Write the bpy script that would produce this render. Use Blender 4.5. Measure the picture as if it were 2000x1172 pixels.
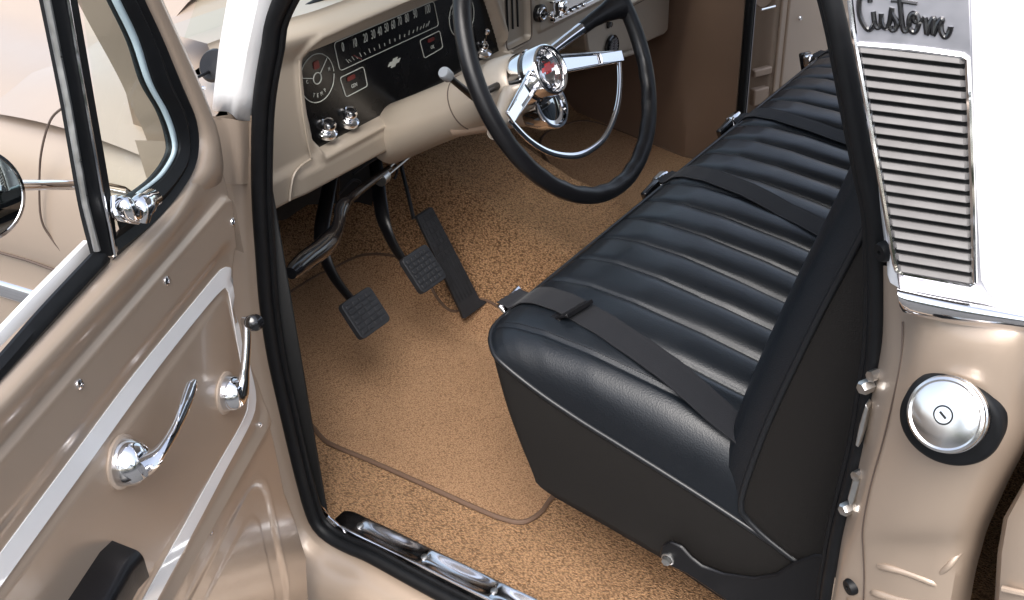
import bpy, bmesh, math, random
from mathutils import Vector, Matrix
from math import sin, cos, pi, radians, sqrt, exp, hypot
random.seed(7)
S = bpy.context.scene
for o in list(bpy.data.objects): bpy.data.objects.remove(o)

# ------------------------------------------------------------------ camera
RC = [[0.5549752082175479, -0.8311339393534037, -0.034912649839015285],
      [-0.44844287689202106, -0.26356387673449666, -0.8540685388453848],
      [0.7006436358297256, 0.4896431943115061, -0.5189875122155901]]
CX = Vector((-0.7850005923943746, -0.27818122263547684, 1.1326275060725675)); FP = 2019.0038
cam_d = bpy.data.cameras.new('camera'); cam = bpy.data.objects.new('camera', cam_d); S.collection.objects.link(cam)
cam_d.sensor_width = 36; cam_d.lens = FP / 2000 * 36; cam_d.clip_start = 0.02; cam_d.clip_end = 3000
cx_, cy_, cz_ = (Vector(r) for r in RC)
mw = Matrix(((cx_.x, -cy_.x, -cz_.x, CX.x), (cx_.y, -cy_.y, -cz_.y, CX.y), (cx_.z, -cy_.z, -cz_.z, CX.z), (0, 0, 0, 1)))
cam.matrix_world = mw
S.camera = cam
# ------------------------------------------------------------------ light
W = bpy.data.worlds.new('World'); S.world = W; W.use_nodes = True
nt = W.node_tree; nt.nodes.clear()
sky = nt.nodes.new('ShaderNodeTexSky'); sky.sky_type = 'NISHITA'; sky.sun_disc = False
SUN_EL, SUN_AZ = radians(54), radians(242)
sky.sun_elevation = SUN_EL; sky.sun_rotation = SUN_AZ; sky.air_density = 1.0; sky.dust_density = 3.5; sky.ozone_density = 1.0
hs = nt.nodes.new('ShaderNodeHueSaturation'); hs.inputs['Saturation'].default_value = .6
bg = nt.nodes.new('ShaderNodeBackground'); bg.inputs[1].default_value = 0.15
wo = nt.nodes.new('ShaderNodeOutputWorld')
nt.links.new(sky.outputs[0], hs.inputs['Color']); nt.links.new(hs.outputs[0], bg.inputs[0]); nt.links.new(bg.outputs[0], wo.inputs[0])
sd = bpy.data.lights.new('sun', 'SUN'); so = bpy.data.objects.new('sun', sd); S.collection.objects.link(so)
sd.energy = 1.5; sd.angle = radians(42); sd.color = (1, .975, .94)
sv = Vector((sin(SUN_AZ) * cos(SUN_EL), cos(SUN_AZ) * cos(SUN_EL), sin(SUN_EL)))
so.rotation_euler = sv.to_track_quat('Z', 'Y').to_euler()
S.view_settings.view_transform = 'Standard'; S.view_settings.look = 'None'; S.view_settings.exposure = 1.42; S.view_settings.gamma = 1
S.view_settings.use_curve_mapping = False

# ------------------------------------------------------------------ helpers
def ray(px, py):
    a, b = (px - 1000) / FP, (py - 586) / FP
    return cx_ * a + cy_ * b + cz_
def atp(px, py, p0, n):
    r = ray(px, py); n = Vector(n); return CX + r * ((Vector(p0) - CX).dot(n) / r.dot(n))
def aX(px, py, v): return atp(px, py, (v, 0, 0), (1, 0, 0))
def aY(px, py, v): return atp(px, py, (0, v, 0), (0, 1, 0))
def aZ(px, py, v): return atp(px, py, (0, 0, v), (0, 0, 1))
def cr(pts, n, closed=False):
    """catmull-rom through points -> n samples evenly by arc length"""
    P = [tuple(p) for p in pts]; m = len(P); out = []
    segs = m if closed else m - 1
    def g(i):
        if closed: return P[i % m]
        return P[max(0, min(m - 1, i))]
    for s in range(segs):
        a, b, c, d = g(s - 1), g(s), g(s + 1), g(s + 2)
        for k in range(16):
            t = k / 16
            out.append(tuple(.5 * ((2 * b[i]) + (c[i] - a[i]) * t + (2 * a[i] - 5 * b[i] + 4 * c[i] - d[i]) * t * t + (3 * b[i] - a[i] - 3 * c[i] + d[i]) * t ** 3) for i in range(len(b))))
    out.append(tuple(P[0] if closed else P[-1]))
    return resamp(out, n)
def resamp(out, n):
    L = [0]
    for i in range(1, len(out)): L.append(L[-1] + sqrt(sum((x - y) ** 2 for x, y in zip(out[i], out[i - 1]))))
    res = []; j = 0
    for k in range(n):
        t = L[-1] * k / (n - 1)
        while j < len(L) - 2 and L[j + 1] < t: j += 1
        f = (t - L[j]) / max(1e-12, L[j + 1] - L[j])
        res.append(tuple(x + (y - x) * min(1, f) for x, y in zip(out[j], out[j + 1])))
    return res
def lerp1(xs, ys, x):
    if x <= xs[0]: return ys[0]
    for i in range(1, len(xs)):
        if x <= xs[i]:
            t = (x - xs[i - 1]) / (xs[i] - xs[i - 1]); return ys[i - 1] + (ys[i] - ys[i - 1]) * t
    return ys[-1]
def sst(a, b, x):
    t = max(0, min(1, (x - a) / (b - a))); return t * t * (3 - 2 * t)

class MB:
    def __init__(s): s.v = []; s.f = []
    def quadgrid(s, rows, cu=False, cv=False):
        b = len(s.v); n = len(rows); m = len(rows[0])
        for r in rows: s.v += [tuple(p) for p in r]
        for i in range(n if cu else n - 1):
            for j in range(m if cv else m - 1):
                i2, j2 = (i + 1) % n, (j + 1) % m
                s.f.append((b + i * m + j, b + i * m + j2, b + i2 * m + j2, b + i2 * m + j))
        return b
    def tube(s, path, r, seg=12, caps=True, closed=False, flat=None, up=None):
        P = [Vector(p) for p in path]; n = len(P)
        R = r if hasattr(r, '__len__') else [r] * n
        if R and not hasattr(R[0], '__len__'): R = [(x, x * (flat or 1)) for x in R]
        rows = []; nrm = None
        for i in range(n):
            t = (P[(i + 1) % n] - P[i - 1]) if closed else (P[min(n - 1, i + 1)] - P[max(0, i - 1)])
            t.normalize()
            if up is not None: nrm = Vector(up) - t * Vector(up).dot(t); nrm.normalize()
            elif nrm is None:
                nrm = t.orthogonal().normalized()
            else:
                nrm = nrm - t * nrm.dot(t); nrm.normalize()
            bn = t.cross(nrm)
            rows.append([P[i] + nrm * cos(2 * pi * k / seg) * R[i][0] + bn * sin(2 * pi * k / seg) * R[i][1] for k in range(seg)])
        b = s.quadgrid(rows, cu=closed, cv=True)
        if caps and not closed:
            s.f.append(tuple(b + k for k in range(seg))); s.f.append(tuple(b + (n - 1) * seg + k for k in range(seg)))
    def lathe(s, o, ax, prof, seg=40, up=None):
        o = Vector(o); ax = Vector(ax).normalized(); u = ax.orthogonal().normalized() if up is None else (Vector(up) - ax * Vector(up).dot(ax)).normalized(); w = ax.cross(u)
        rows = [[o + ax * h + (u * cos(2 * pi * k / seg) + w * sin(2 * pi * k / seg)) * max(r, 1e-5) for k in range(seg)] for h, r in prof]
        s.quadgrid(rows, cv=True)
    def box(s, c, sx, sy, sz, ax=None):
        c = Vector(c); X, Y, Z = ax or (Vector((1, 0, 0)), Vector((0, 1, 0)), Vector((0, 0, 1)))
        X, Y, Z = Vector(X), Vector(Y), Vector(Z); b = len(s.v)
        for k in (-1, 1):
            for j in (-1, 1):
                for i in (-1, 1): s.v.append(tuple(c + X * (i * sx / 2) + Y * (j * sy / 2) + Z * (k * sz / 2)))
        for f in ((0, 1, 3, 2), (4, 6, 7, 5), (0, 4, 5, 1), (2, 3, 7, 6), (0, 2, 6, 4), (1, 5, 7, 3)): s.f.append(tuple(b + q for q in f))
    def prism(s, poly, ext):
        ext = Vector(ext); b = len(s.v); n = len(poly)
        s.v += [tuple(p) for p in poly]; s.v += [tuple(Vector(p) + ext) for p in poly]
        s.f.append(tuple(b + i for i in range(n))); s.f.append(tuple(b + n + n - 1 - i for i in range(n)))
        for i in range(n): j = (i + 1) % n; s.f.append((b + i, b + j, b + n + j, b + n + i))
    def ribbon(s, path, w, th, side):
        """flat strap; side(i) gives width direction"""
        P = [Vector(p) for p in path]; n = len(P); rows = []
        for i in range(n):
            t = (P[min(n - 1, i + 1)] - P[max(0, i - 1)]).normalized(); sd_ = side[i] if isinstance(side, list) else Vector(side)
            sd_ = (sd_ - t * sd_.dot(t)).normalized(); nn = t.cross(sd_)
            ww = w[i] if isinstance(w, list) else w
            ring = []
            for a in range(11):
                q = (a / 10 - .5) * ww; rib = th * .45 if 0 < a < 10 else 0
                ring.append(P[i] + sd_ * q + nn * (th / 2 + (rib if a % 2 == 0 else -rib)))
            for a in range(10, -1, -1):
                q = (a / 10 - .5) * ww; ring.append(P[i] + sd_ * q - nn * th / 2)
            rows.append(ring)
        b = s.quadgrid(rows, cv=True); m = len(rows[0])
        s.f.append(tuple(b + k for k in range(m))); s.f.append(tuple(b + (n - 1) * m + k for k in range(m)))

WL = {}
def link(o):
    S.collection.objects.link(o); return o
def thing(name, label, cat, loc, group=None):
    o = link(bpy.data.objects.new(name, None)); o.location = loc; WL[o.name] = Vector(loc)
    o.empty_display_size = .1; o['label'] = label; o['category'] = cat
    if group: o['group'] = group
    return o
def obj(name, mb, m, parent=None, label=None, bev=0, bseg=2, ang=38, solid=0, sub=0, flip=False):
    if isinstance(mb, MB):
        V, F = mb.v, mb.f
        lo = [min(p[i] for p in V) for i in range(3)]; hi = [max(p[i] for p in V) for i in range(3)]
        c = Vector(((lo[0] + hi[0]) / 2, (lo[1] + hi[1]) / 2, (lo[2] + hi[2]) / 2))
        me = bpy.data.meshes.new(name); me.from_pydata([tuple(Vector(p) - c) for p in V], [], F)
        bm = bmesh.new(); bm.from_mesh(me)
        bmesh.ops.remove_doubles(bm, verts=bm.verts, dist=1e-6)
        bmesh.ops.recalc_face_normals(bm, faces=bm.faces)
        if flip: bmesh.ops.reverse_faces(bm, faces=bm.faces)
        bm.to_mesh(me); bm.free()
        me.shade_smooth()
        try: me.set_sharp_from_angle(angle=radians(ang))
        except Exception: pass
    else: me, c = mb
    o = link(bpy.data.objects.new(name, me)); me.materials.append(m)
    WL[o.name] = c
    if parent: o.parent = parent; o.location = c - WL[parent.name]
    else: o.location = c
    if solid:
        md = o.modifiers.new('thickness', 'SOLIDIFY'); md.thickness = solid; md.offset = -1
    if bev:
        md = o.modifiers.new('bevel', 'BEVEL'); md.width = bev; md.segments = bseg; md.limit_method = 'ANGLE'; md.angle_limit = radians(35); md.harden_normals = False
    if sub:
        md = o.modifiers.new('sub', 'SUBSURF'); md.levels = sub; md.render_levels = sub
    if label: o['label'] = label
    return o

# ------------------------------------------------------------------ materials
def mat(name, col, rough=.5, metal=0., coat=0., bump=None, var=None, spec=.5, trans=0, ior=1.45, sheen=0, coatr=.05, rvar=None, emis=None):
    m = bpy.data.materials.new(name); m.use_nodes = True; n = m.node_tree.nodes; l = m.node_tree.links
    p = n['Principled BSDF']; p.inputs['Base Color'].default_value = (*col, 1); p.inputs['Roughness'].default_value = rough
    p.inputs['Metallic'].default_value = metal; p.inputs['Coat Weight'].default_value = coat; p.inputs['Coat Roughness'].default_value = coatr
    p.inputs['Specular IOR Level'].default_value = spec; p.inputs['Transmission Weight'].default_value = trans; p.inputs['IOR'].default_value = ior
    if sheen: p.inputs['Sheen Weight'].default_value = sheen
    tc = n.new('ShaderNodeTexCoord')
    if var:   # (scale, amount)
        nz = n.new('ShaderNodeTexNoise'); nz.inputs['Scale'].default_value = var[0]; nz.inputs['Detail'].default_value = 6; l.new(tc.outputs['Object'], nz.inputs['Vector'])
        mr = n.new('ShaderNodeMapRange'); mr.inputs[1].default_value = .25; mr.inputs[2].default_value = .75; mr.inputs[3].default_value = 1 - var[1]; mr.inputs[4].default_value = 1 + var[1]
        l.new(nz.outputs[0], mr.inputs[0])
        mx = n.new('ShaderNodeVectorMath'); mx.operation = 'SCALE'; mx.inputs[0].default_value = col; l.new(mr.outputs[0], mx.inputs['Scale'])
        l.new(mx.outputs[0], p.inputs['Base Color'])
    if rvar:
        nz = n.new('ShaderNodeTexNoise'); nz.inputs['Scale'].default_value = rvar[0]; nz.inputs['Detail'].default_value = 5; l.new(tc.outputs['Object'], nz.inputs['Vector'])
        mr = n.new('ShaderNodeMapRange'); mr.inputs[1].default_value = .3; mr.inputs[2].default_value = .7; mr.inputs[3].default_value = rough - rvar[1]; mr.inputs[4].default_value = rough + rvar[1]
        l.new(nz.outputs[0], mr.inputs[0]); l.new(mr.outputs[0], p.inputs['Roughness'])
    if bump:  # (scale, strength, distance, kind)
        kind = bump[3] if len(bump) > 3 else 'noise'
        if kind == 'noise':
            t = n.new('ShaderNodeTexNoise'); t.inputs['Scale'].default_value = bump[0]; t.inputs['Detail'].default_value = 3
        else:
            t = n.new('ShaderNodeTexVoronoi'); t.inputs['Scale'].default_value = bump[0]
        l.new(tc.outputs['Object'], t.inputs['Vector'])
        b = n.new('ShaderNodeBump'); b.inputs['Strength'].default_value = bump[1]; b.inputs['Distance'].default_value = bump[2]
        l.new(t.outputs[0], b.inputs['Height']); l.new(b.outputs[0], p.inputs['Normal'])
    if emis: p.inputs['Emission Color'].default_value = (*emis, 1); p.inputs['Emission Strength'].default_value = 1
    return m
def carpet_mat(name, c1, c2, scale, dist, warp):
    m = bpy.data.materials.new(name); m.use_nodes = True; n = m.node_tree.nodes; l = m.node_tree.links
    p = n['Principled BSDF']; p.inputs['Roughness'].default_value = .95; p.inputs['Specular IOR Level'].default_value = .15; p.inputs['Sheen Weight'].default_value = .25
    p.inputs['Sheen Tint'].default_value = (.8, .6, .4, 1)
    tc = n.new('ShaderNodeTexCoord')
    wn = n.new('ShaderNodeTexNoise'); wn.inputs['Scale'].default_value = scale * .45; wn.inputs['Detail'].default_value = 2; l.new(tc.outputs['Object'], wn.inputs['Vector'])
    sc = n.new('ShaderNodeVectorMath'); sc.operation = 'SCALE'; sc.inputs['Scale'].default_value = warp; l.new(wn.outputs['Color'], sc.inputs[0])
    ad = n.new('ShaderNodeVectorMath'); ad.operation = 'ADD'; l.new(tc.outputs['Object'], ad.inputs[0]); l.new(sc.outputs[0], ad.inputs[1])
    mp = n.new('ShaderNodeMapping'); mp.inputs['Scale'].default_value = (1.6, .75, 1); mp.inputs['Rotation'].default_value = (0, 0, .5); l.new(ad.outputs[0], mp.inputs['Vector'])
    vo = n.new('ShaderNodeTexVoronoi'); vo.inputs['Scale'].default_value = scale; l.new(mp.outputs[0], vo.inputs['Vector'])
    nz = n.new('ShaderNodeTexNoise'); nz.inputs['Scale'].default_value = scale * 2.3; nz.inputs['Detail'].default_value = 4; l.new(tc.outputs['Object'], nz.inputs['Vector'])
    big = n.new('ShaderNodeTexNoise'); big.inputs['Scale'].default_value = 9; big.inputs['Detail'].default_value = 4; l.new(tc.outputs['Object'], big.inputs['Vector'])
    inv = n.new('ShaderNodeMath'); inv.operation = 'MULTIPLY_ADD'; inv.inputs[1].default_value = -1.15; inv.inputs[2].default_value = 1.0; l.new(vo.outputs['Distance'], inv.inputs[0])
    mi = n.new('ShaderNodeMath'); mi.operation = 'MULTIPLY_ADD'; mi.inputs[1].default_value = .5; l.new(nz.outputs[0], mi.inputs[0]); l.new(inv.outputs[0], mi.inputs[2])
    rp = n.new('ShaderNodeMapRange'); rp.inputs[1].default_value = .35; rp.inputs[2].default_value = 1.2; l.new(mi.outputs[0], rp.inputs[0])
    bm_ = n.new('ShaderNodeMath'); bm_.operation = 'MULTIPLY_ADD'; bm_.inputs[1].default_value = .22; bm_.inputs[2].default_value = -.11; l.new(big.outputs[0], bm_.inputs[0])
    a2 = n.new('ShaderNodeMath'); a2.operation = 'ADD'; a2.use_clamp = True; l.new(rp.outputs[0], a2.inputs[0]); l.new(bm_.outputs[0], a2.inputs[1])
    mx = n.new('ShaderNodeMix'); mx.data_type = 'RGBA'; mx.inputs[6].default_value = (*c1, 1); mx.inputs[7].default_value = (*c2, 1); l.new(a2.outputs[0], mx.inputs[0])
    l.new(mx.outputs[2], p.inputs['Base Color'])
    b = n.new('ShaderNodeBump'); b.inputs['Strength'].default_value = 1; b.inputs['Distance'].default_value = dist; l.new(mi.outputs[0], b.inputs['Height']); l.new(b.outputs[0], p.inputs['Normal'])
    return m
TAN = mat('beige_metallic_paint', (.41, .325, .255), .42, .42, .55, rvar=(7, .05), bump=(900, .03, .0004), var=(3, .04), coatr=.13)
TANI = mat('beige_interior_paint', (.40, .325, .265), .48, .25, .35, bump=(700, .08, .0004), var=(4, .05), coatr=.2)
DASH = mat('beige_dash_paint', (.35, .30, .245), .42, .3, .3, bump=(900, .1, .0003), coatr=.2)
WHITE = mat('white_paint', (.8, .8, .8), .3, 0, .8)
PADR = mat('pedal_rubber', (.018, .019, .022), .55, bump=(250, .2, .0006), var=(60, .25), spec=.4)
BLKR = mat('black_rubber', (.0045, .005, .006), .5, bump=(250, .2, .0006), var=(60, .25), spec=.3)
BLKP = mat('black_plastic', (.005, .005, .006), .36, spec=.4, bump=(500, .25, .0004), rvar=(30, .08))
BLKG = mat('gauge_black', (.004, .004, .0045), .25, rvar=(20, .05))
GLOSSB = mat('gloss_black', (.006, .006, .007), .16, coat=.5)
SATIN = mat('satin_chrome', (.80, .80, .80), .2, 1, rvar=(30, .06), bump=(200, .03, .0002))
SILLM = mat('scuffed_chrome', (.78, .79, .82), .16, 1, rvar=(35, .08), bump=(60, .06, .001))
CHR = mat('chrome', (.80, .80, .82), .06, 1, rvar=(25, .025))
ALU = mat('brushed_aluminium', (.37, .365, .39), .42, 1, bump=(300, .1, .0003), rvar=(60, .06))
SLAT = mat('cast_louvre_metal', (.14, .133, .13), .6, .3, bump=(300, .15, .0003), rvar=(40, .08))
STEEL = mat('zinc_steel', (.55, .55, .54), .35, 1, rvar=(80, .1))
LEA = mat('black_vinyl_leather', (.0065, .0085, .0115), .34,  bump=(520, .22, .0006, 'voronoi'), rvar=(14, .06), spec=.48)
LEAS = mat('matte_black_vinyl', (.0115, .0105, .0098), .62, bump=(650, .25, .0005, 'voronoi'), spec=.2)
WEB = mat('belt_webbing', (.009, .0095, .012), .75, bump=(900, .4, .0005), sheen=.08, spec=.25)
PIPE = mat('vinyl_piping', (.009, .010, .012), .33, spec=.5)
CARP = carpet_mat('loop_carpet', (.105, .050, .022), (.60, .345, .18), 300, .004, .0045)
MATC = carpet_mat('cut_pile_mat', (.17, .085, .040), (.58, .345, .195), 430, .0028, .003)
BIND = mat('brown_binding', (.105, .062, .040), .7, bump=(600, .3, .0006))
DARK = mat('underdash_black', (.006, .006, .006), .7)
def glass(name, col, a):
    m = bpy.data.materials.new(name); m.use_nodes = True; n = m.node_tree.nodes; l = m.node_tree.links; n.clear()
    o = n.new('ShaderNodeOutputMaterial'); t = n.new('ShaderNodeBsdfTransparent'); t.inputs[0].default_value = (*col, 1)
    g = n.new('ShaderNodeBsdfGlossy'); g.inputs['Roughness'].default_value = .01; f = n.new('ShaderNodeFresnel'); f.inputs[0].default_value = 1.5
    ad = n.new('ShaderNodeMath'); ad.operation = 'ADD'; ad.use_clamp = True; ad.inputs[1].default_value = a; sc = n.new('ShaderNodeMath'); sc.operation = 'MULTIPLY'; sc.inputs[1].default_value = .45; l.new(f.outputs[0], sc.inputs[0]); l.new(sc.outputs[0], ad.inputs[0])
    x = n.new('ShaderNodeMixShader'); l.new(ad.outputs[0], x.inputs[0]); l.new(t.outputs[0], x.inputs[1]); l.new(g.outputs[0], x.inputs[2]); l.new(x.outputs[0], o.inputs[0])
    return m
GLASS = glass('window_glass', (.90, .965, .93), .01)
LENS = glass('clear_lens', (.95, .95, .95), .03)
MIRR = mat('mirror_glass', (.5, .52, .52), .02, 1)
LET = mat('dial_lettering', (.40, .41, .37), .6)
RED = mat('red_lens', (.11, .012, .01), .4)
REDE = mat('red_enamel', (.45, .02, .015), .3, coat=.6)
TEAL = mat('pale_blue_reflection', (.42, .52, .56), .25)  # reflected sky put into the base colour
GREY = mat('grey_lens_plastic', (.16, .17, .18), .2, coat=.5)
ASPH = mat('grey_asphalt', (.10, .10, .10), .9, bump=(60, .5, .01), var=(8, .3))
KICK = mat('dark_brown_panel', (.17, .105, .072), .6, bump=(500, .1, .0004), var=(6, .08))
SEAM = mat('dark_seam', (.07, .05, .04), .7)
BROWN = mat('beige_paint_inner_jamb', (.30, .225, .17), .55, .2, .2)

# ------------------------------------------------------------------ ground
g = MB(); g.quadgrid([[(-400, -400, -.62), (400, -400, -.62)], [(-400, 400, -.62), (400, 400, -.62)]])
gr = obj('ground', g, ASPH); gr['kind'] = 'structure'; gr['label'] = 'dark grey asphalt ground below the pickup'

LEAF = mat('hedge_leaf', (.045, .075, .025), .55, var=(3, .4)); hm = MB()
for _ in range(9000):
    a_ = radians(random.uniform(150, 285)); r_ = random.uniform(6.6, 8.2); h_ = -.6 + 4.2 * random.random() ** .8 * (.75 + .25 * sin(a_ * 9)); c_ = Vector((.5 + r_ * sin(a_), r_ * cos(a_), h_)); q_ = random.uniform(.06, .16)
    u_ = Vector((random.gauss(0, 1), random.gauss(0, 1), random.gauss(0, 1))).normalized(); w_ = u_.orthogonal().normalized(); b_ = len(hm.v)
    hm.v += [tuple(c_ - u_ * q_), tuple(c_ + w_ * q_ * .6), tuple(c_ + u_ * q_), tuple(c_ - w_ * q_ * .6)]; hm.f.append((b_, b_ + 1, b_ + 2, b_ + 3))
hg = obj('hedge', hm, LEAF); hg['kind'] = 'stuff'; hg['label'] = 'dark green foliage reflected in the round door mirror'; hg['category'] = 'hedge'

T = thing('pickup_truck', 'beige and white vintage pickup truck with its doors open and black bench seat', 'pickup truck', (.8, .3, -.62))

# ------------------------------------------------------------------ cab floor carpet
def hump(x, y):
    c, w = .86, .30; t = abs(x - c) / w
    h = lerp1([-.3, .3, .6, .85, 1.1, 1.4], [.045, .09, .15, .21, .27, .30], y)
    return h * (1 - sst(.34, 1, t))
def fz(x, y):
    b = lerp1([-.3, .8, 1.14, 1.40], [0, .0, .064, .30], y)
    # soften the toe-board bend
    return max(b + hump(x, y), 0)
m = MB()
nx, ny = 150, 130
m.quadgrid([[(.03 + 1.60 * i / nx, -.28 + 1.66 * j / ny, fz(.03 + 1.60 * i / nx, -.28 + 1.66 * j / ny) + .0012 * sin(i * .9 + j * .37) * sin(j * .61)) for i in range(nx + 1)] for j in range(ny + 1)])
obj('floor_carpet', m, CARP, T, 'tan loop pile carpet covering the cab floor and tunnel', flip=False)

# ------------------------------------------------------------------ floor mats (loose, lie on the carpet)
def mat_mesh(outline, th=.006):
    """outline in (x,y), drapes on the floor"""
    n = 220; O = cr(outline, n + 1, True)[:-1]
    cx = sum(p[0] for p in O) / n; cy = sum(p[1] for p in O) / n
    rows = []
    K = 40
    for k in range(K + 1):
        t = k / K; rows.append([(cx + (p[0] - cx) * t, cy + (p[1] - cy) * t, fz(cx + (p[0] - cx) * t, cy + (p[1] - cy) * t) + th) for p in O])
    m = MB(); m.quadgrid(rows, cv=True)
    e = [(p[0], p[1], fz(*p) + th - .001) for p in O]
    b = MB(); b.tube(e, .0042, 8, closed=True, flat=.7)
    return m, b
dm = thing('floor_mat', 'tan cut pile floor mat with brown bound edge under the pedals', 'floor mat', (.36, .75, .0))
o1 = []
for px, py in ((984, 1013), (935, 994), (811, 938), (720, 898), (639, 863), (588, 825)): o1.append(tuple(aZ(px, py, .006))[:2])
o1 += [(.15, .93), (.16, 1.05), (.20, 1.12), (.3, 1.132), (.42, 1.134), (.55, 1.13), (.60, 1.09), (.625, 1.0), (.625, .93), (.605, .875), (.60, .838), (.613, .815), (.628, .795), (.632, .765), (.625, .70), (.62, .6), (.61, .42), (.57, .37), (.45, .36), (.34, .365)] + [tuple(aZ(x, y, .006))[:2] for x, y in ((1085, 965), (1056, 1000), (1022, 1019))]
mm, bb = mat_mesh(o1)
obj('pile', mm, MATC, dm); obj('bound_edge', bb, BIND, dm)
pm = thing('floor_mat', 'tan floor mat with dark bound edge on the passenger side beyond the tunnel', 'floor mat', (1.3, .8, .0))
o2 = [(1.13, .40), (1.16, .6), (1.178, .72), (1.20, .85), (1.222, .924), (1.262, 1.0), (1.31, 1.065), (1.37, 1.115), (1.43, 1.13), (1.5, 1.12), (1.57, 1.08), (1.585, .95), (1.585, .5), (1.56, .38), (1.4, .34), (1.1, .35)]
mm, bb = mat_mesh(o2); obj('pile', mm, MATC, pm); obj('bound_edge', bb, BIND, pm)

# ------------------------------------------------------------------ cab body shell
body = MB()
# driver side door opening path in (Y,Z) at X=0, from the picture
sealpx = [(549, 0), (523, 100), (507, 200), (503, 300), (504, 400), (511, 510), (518, 600), (533, 700), (555, 800), (578, 900), (592, 955), (605, 1000), (619, 1030), (643, 1052), (678, 1071), (720, 1089), (800, 1133), (873, 1172)]
front = [aX(x, y, 0) for x, y in sealpx]
front = [(p.y, p.z) for p in front]
y0, z0 = front[0]
front = [(y0 - .30, z0 + .30), (y0 - .16, z0 + .17)] + front
rearpx = [(1612, 1172), (1622, 1110), (1635, 1040), (1655, 960), (1675, 880), (1690, 790), (1704, 700), (1709, 600), (1708, 520), (1703, 430), (1687, 350), (1667, 250), (1645, 130), (1617, 0)]
rear = [aX(x, y, 0) for x, y in rearpx]; rear = [(p.y, p.z) for p in rear]
zb = front[-1][1]
path = front + [(.25, zb), (.05, zb), (-.05, zb + .012), (-.095, zb + .05), (-.112, zb + .12)] + rear + [(rear[-1][0] + .05, rear[-1][1] + .12), (rear[-1][0] + .12, rear[-1][1] + .25)]
path = cr(path, 260)
def offs(path, d):
    out = []
    for i, p in enumerate(path):
        a = path[max(0, i - 1)]; b = path[min(len(path) - 1, i + 1)]
        tx, ty = b[0] - a[0], b[1] - a[1]; L = hypot(tx, ty) + 1e-9
        out.append((p[0] + ty / L * d * -1, p[1] - tx / L * d * -1))
    return out
# path runs down the front pillar, back along the sill and up the rear pillar: outward = left-hand normal
def outw(i):
    a = path[max(0, i - 1)]; b = path[min(len(path) - 1, i + 1)]
    tx, ty = b[0] - a[0], b[1] - a[1]; L = hypot(tx, ty) + 1e-9
    return (-ty / L, tx / L)
ctr = (.28, .4)
sgn = 1 if ((path[60][0] - ctr[0]) * outw(60)[0] + (path[60][1] - ctr[1]) * outw(60)[1]) > 0 else -1
def OP(i, d, x):
    o = outw(i); return (x, path[i][0] + sgn * o[0] * d, path[i][1] + sgn * o[1] * d)
N = len(path)
rearstart = next(i for i in range(N) if i > 60 and path[i][1] > .28 and path[i][0] < .05)
topw = next(i for i in range(N) if path[i][1] < .695)      # below this the pillar is beige
# front pillar jamb + rocker
prof = [(-.001, .022), (.0, .012), (.002, -.001), (.014, -.004), (.020, -.010), (.025, -.022), (.031, -.036), (.045, -.05), (.07, -.058), (.12, -.062), (.22, -.06)]
rows = []
for i in range(topw, rearstart + 6):
    z = path[i][1]; k = sst(.06, -.05, z)
    rows.append([OP(i, (d if z < .12 else min(d, .046 + .02 * (d - .045) + .17 * sst(.30, .12, z) * max(0, d - .045))) * (1 + .2 * k), x) for d, x in prof])
body.quadgrid(rows)
# inner sill face down to floor

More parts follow.
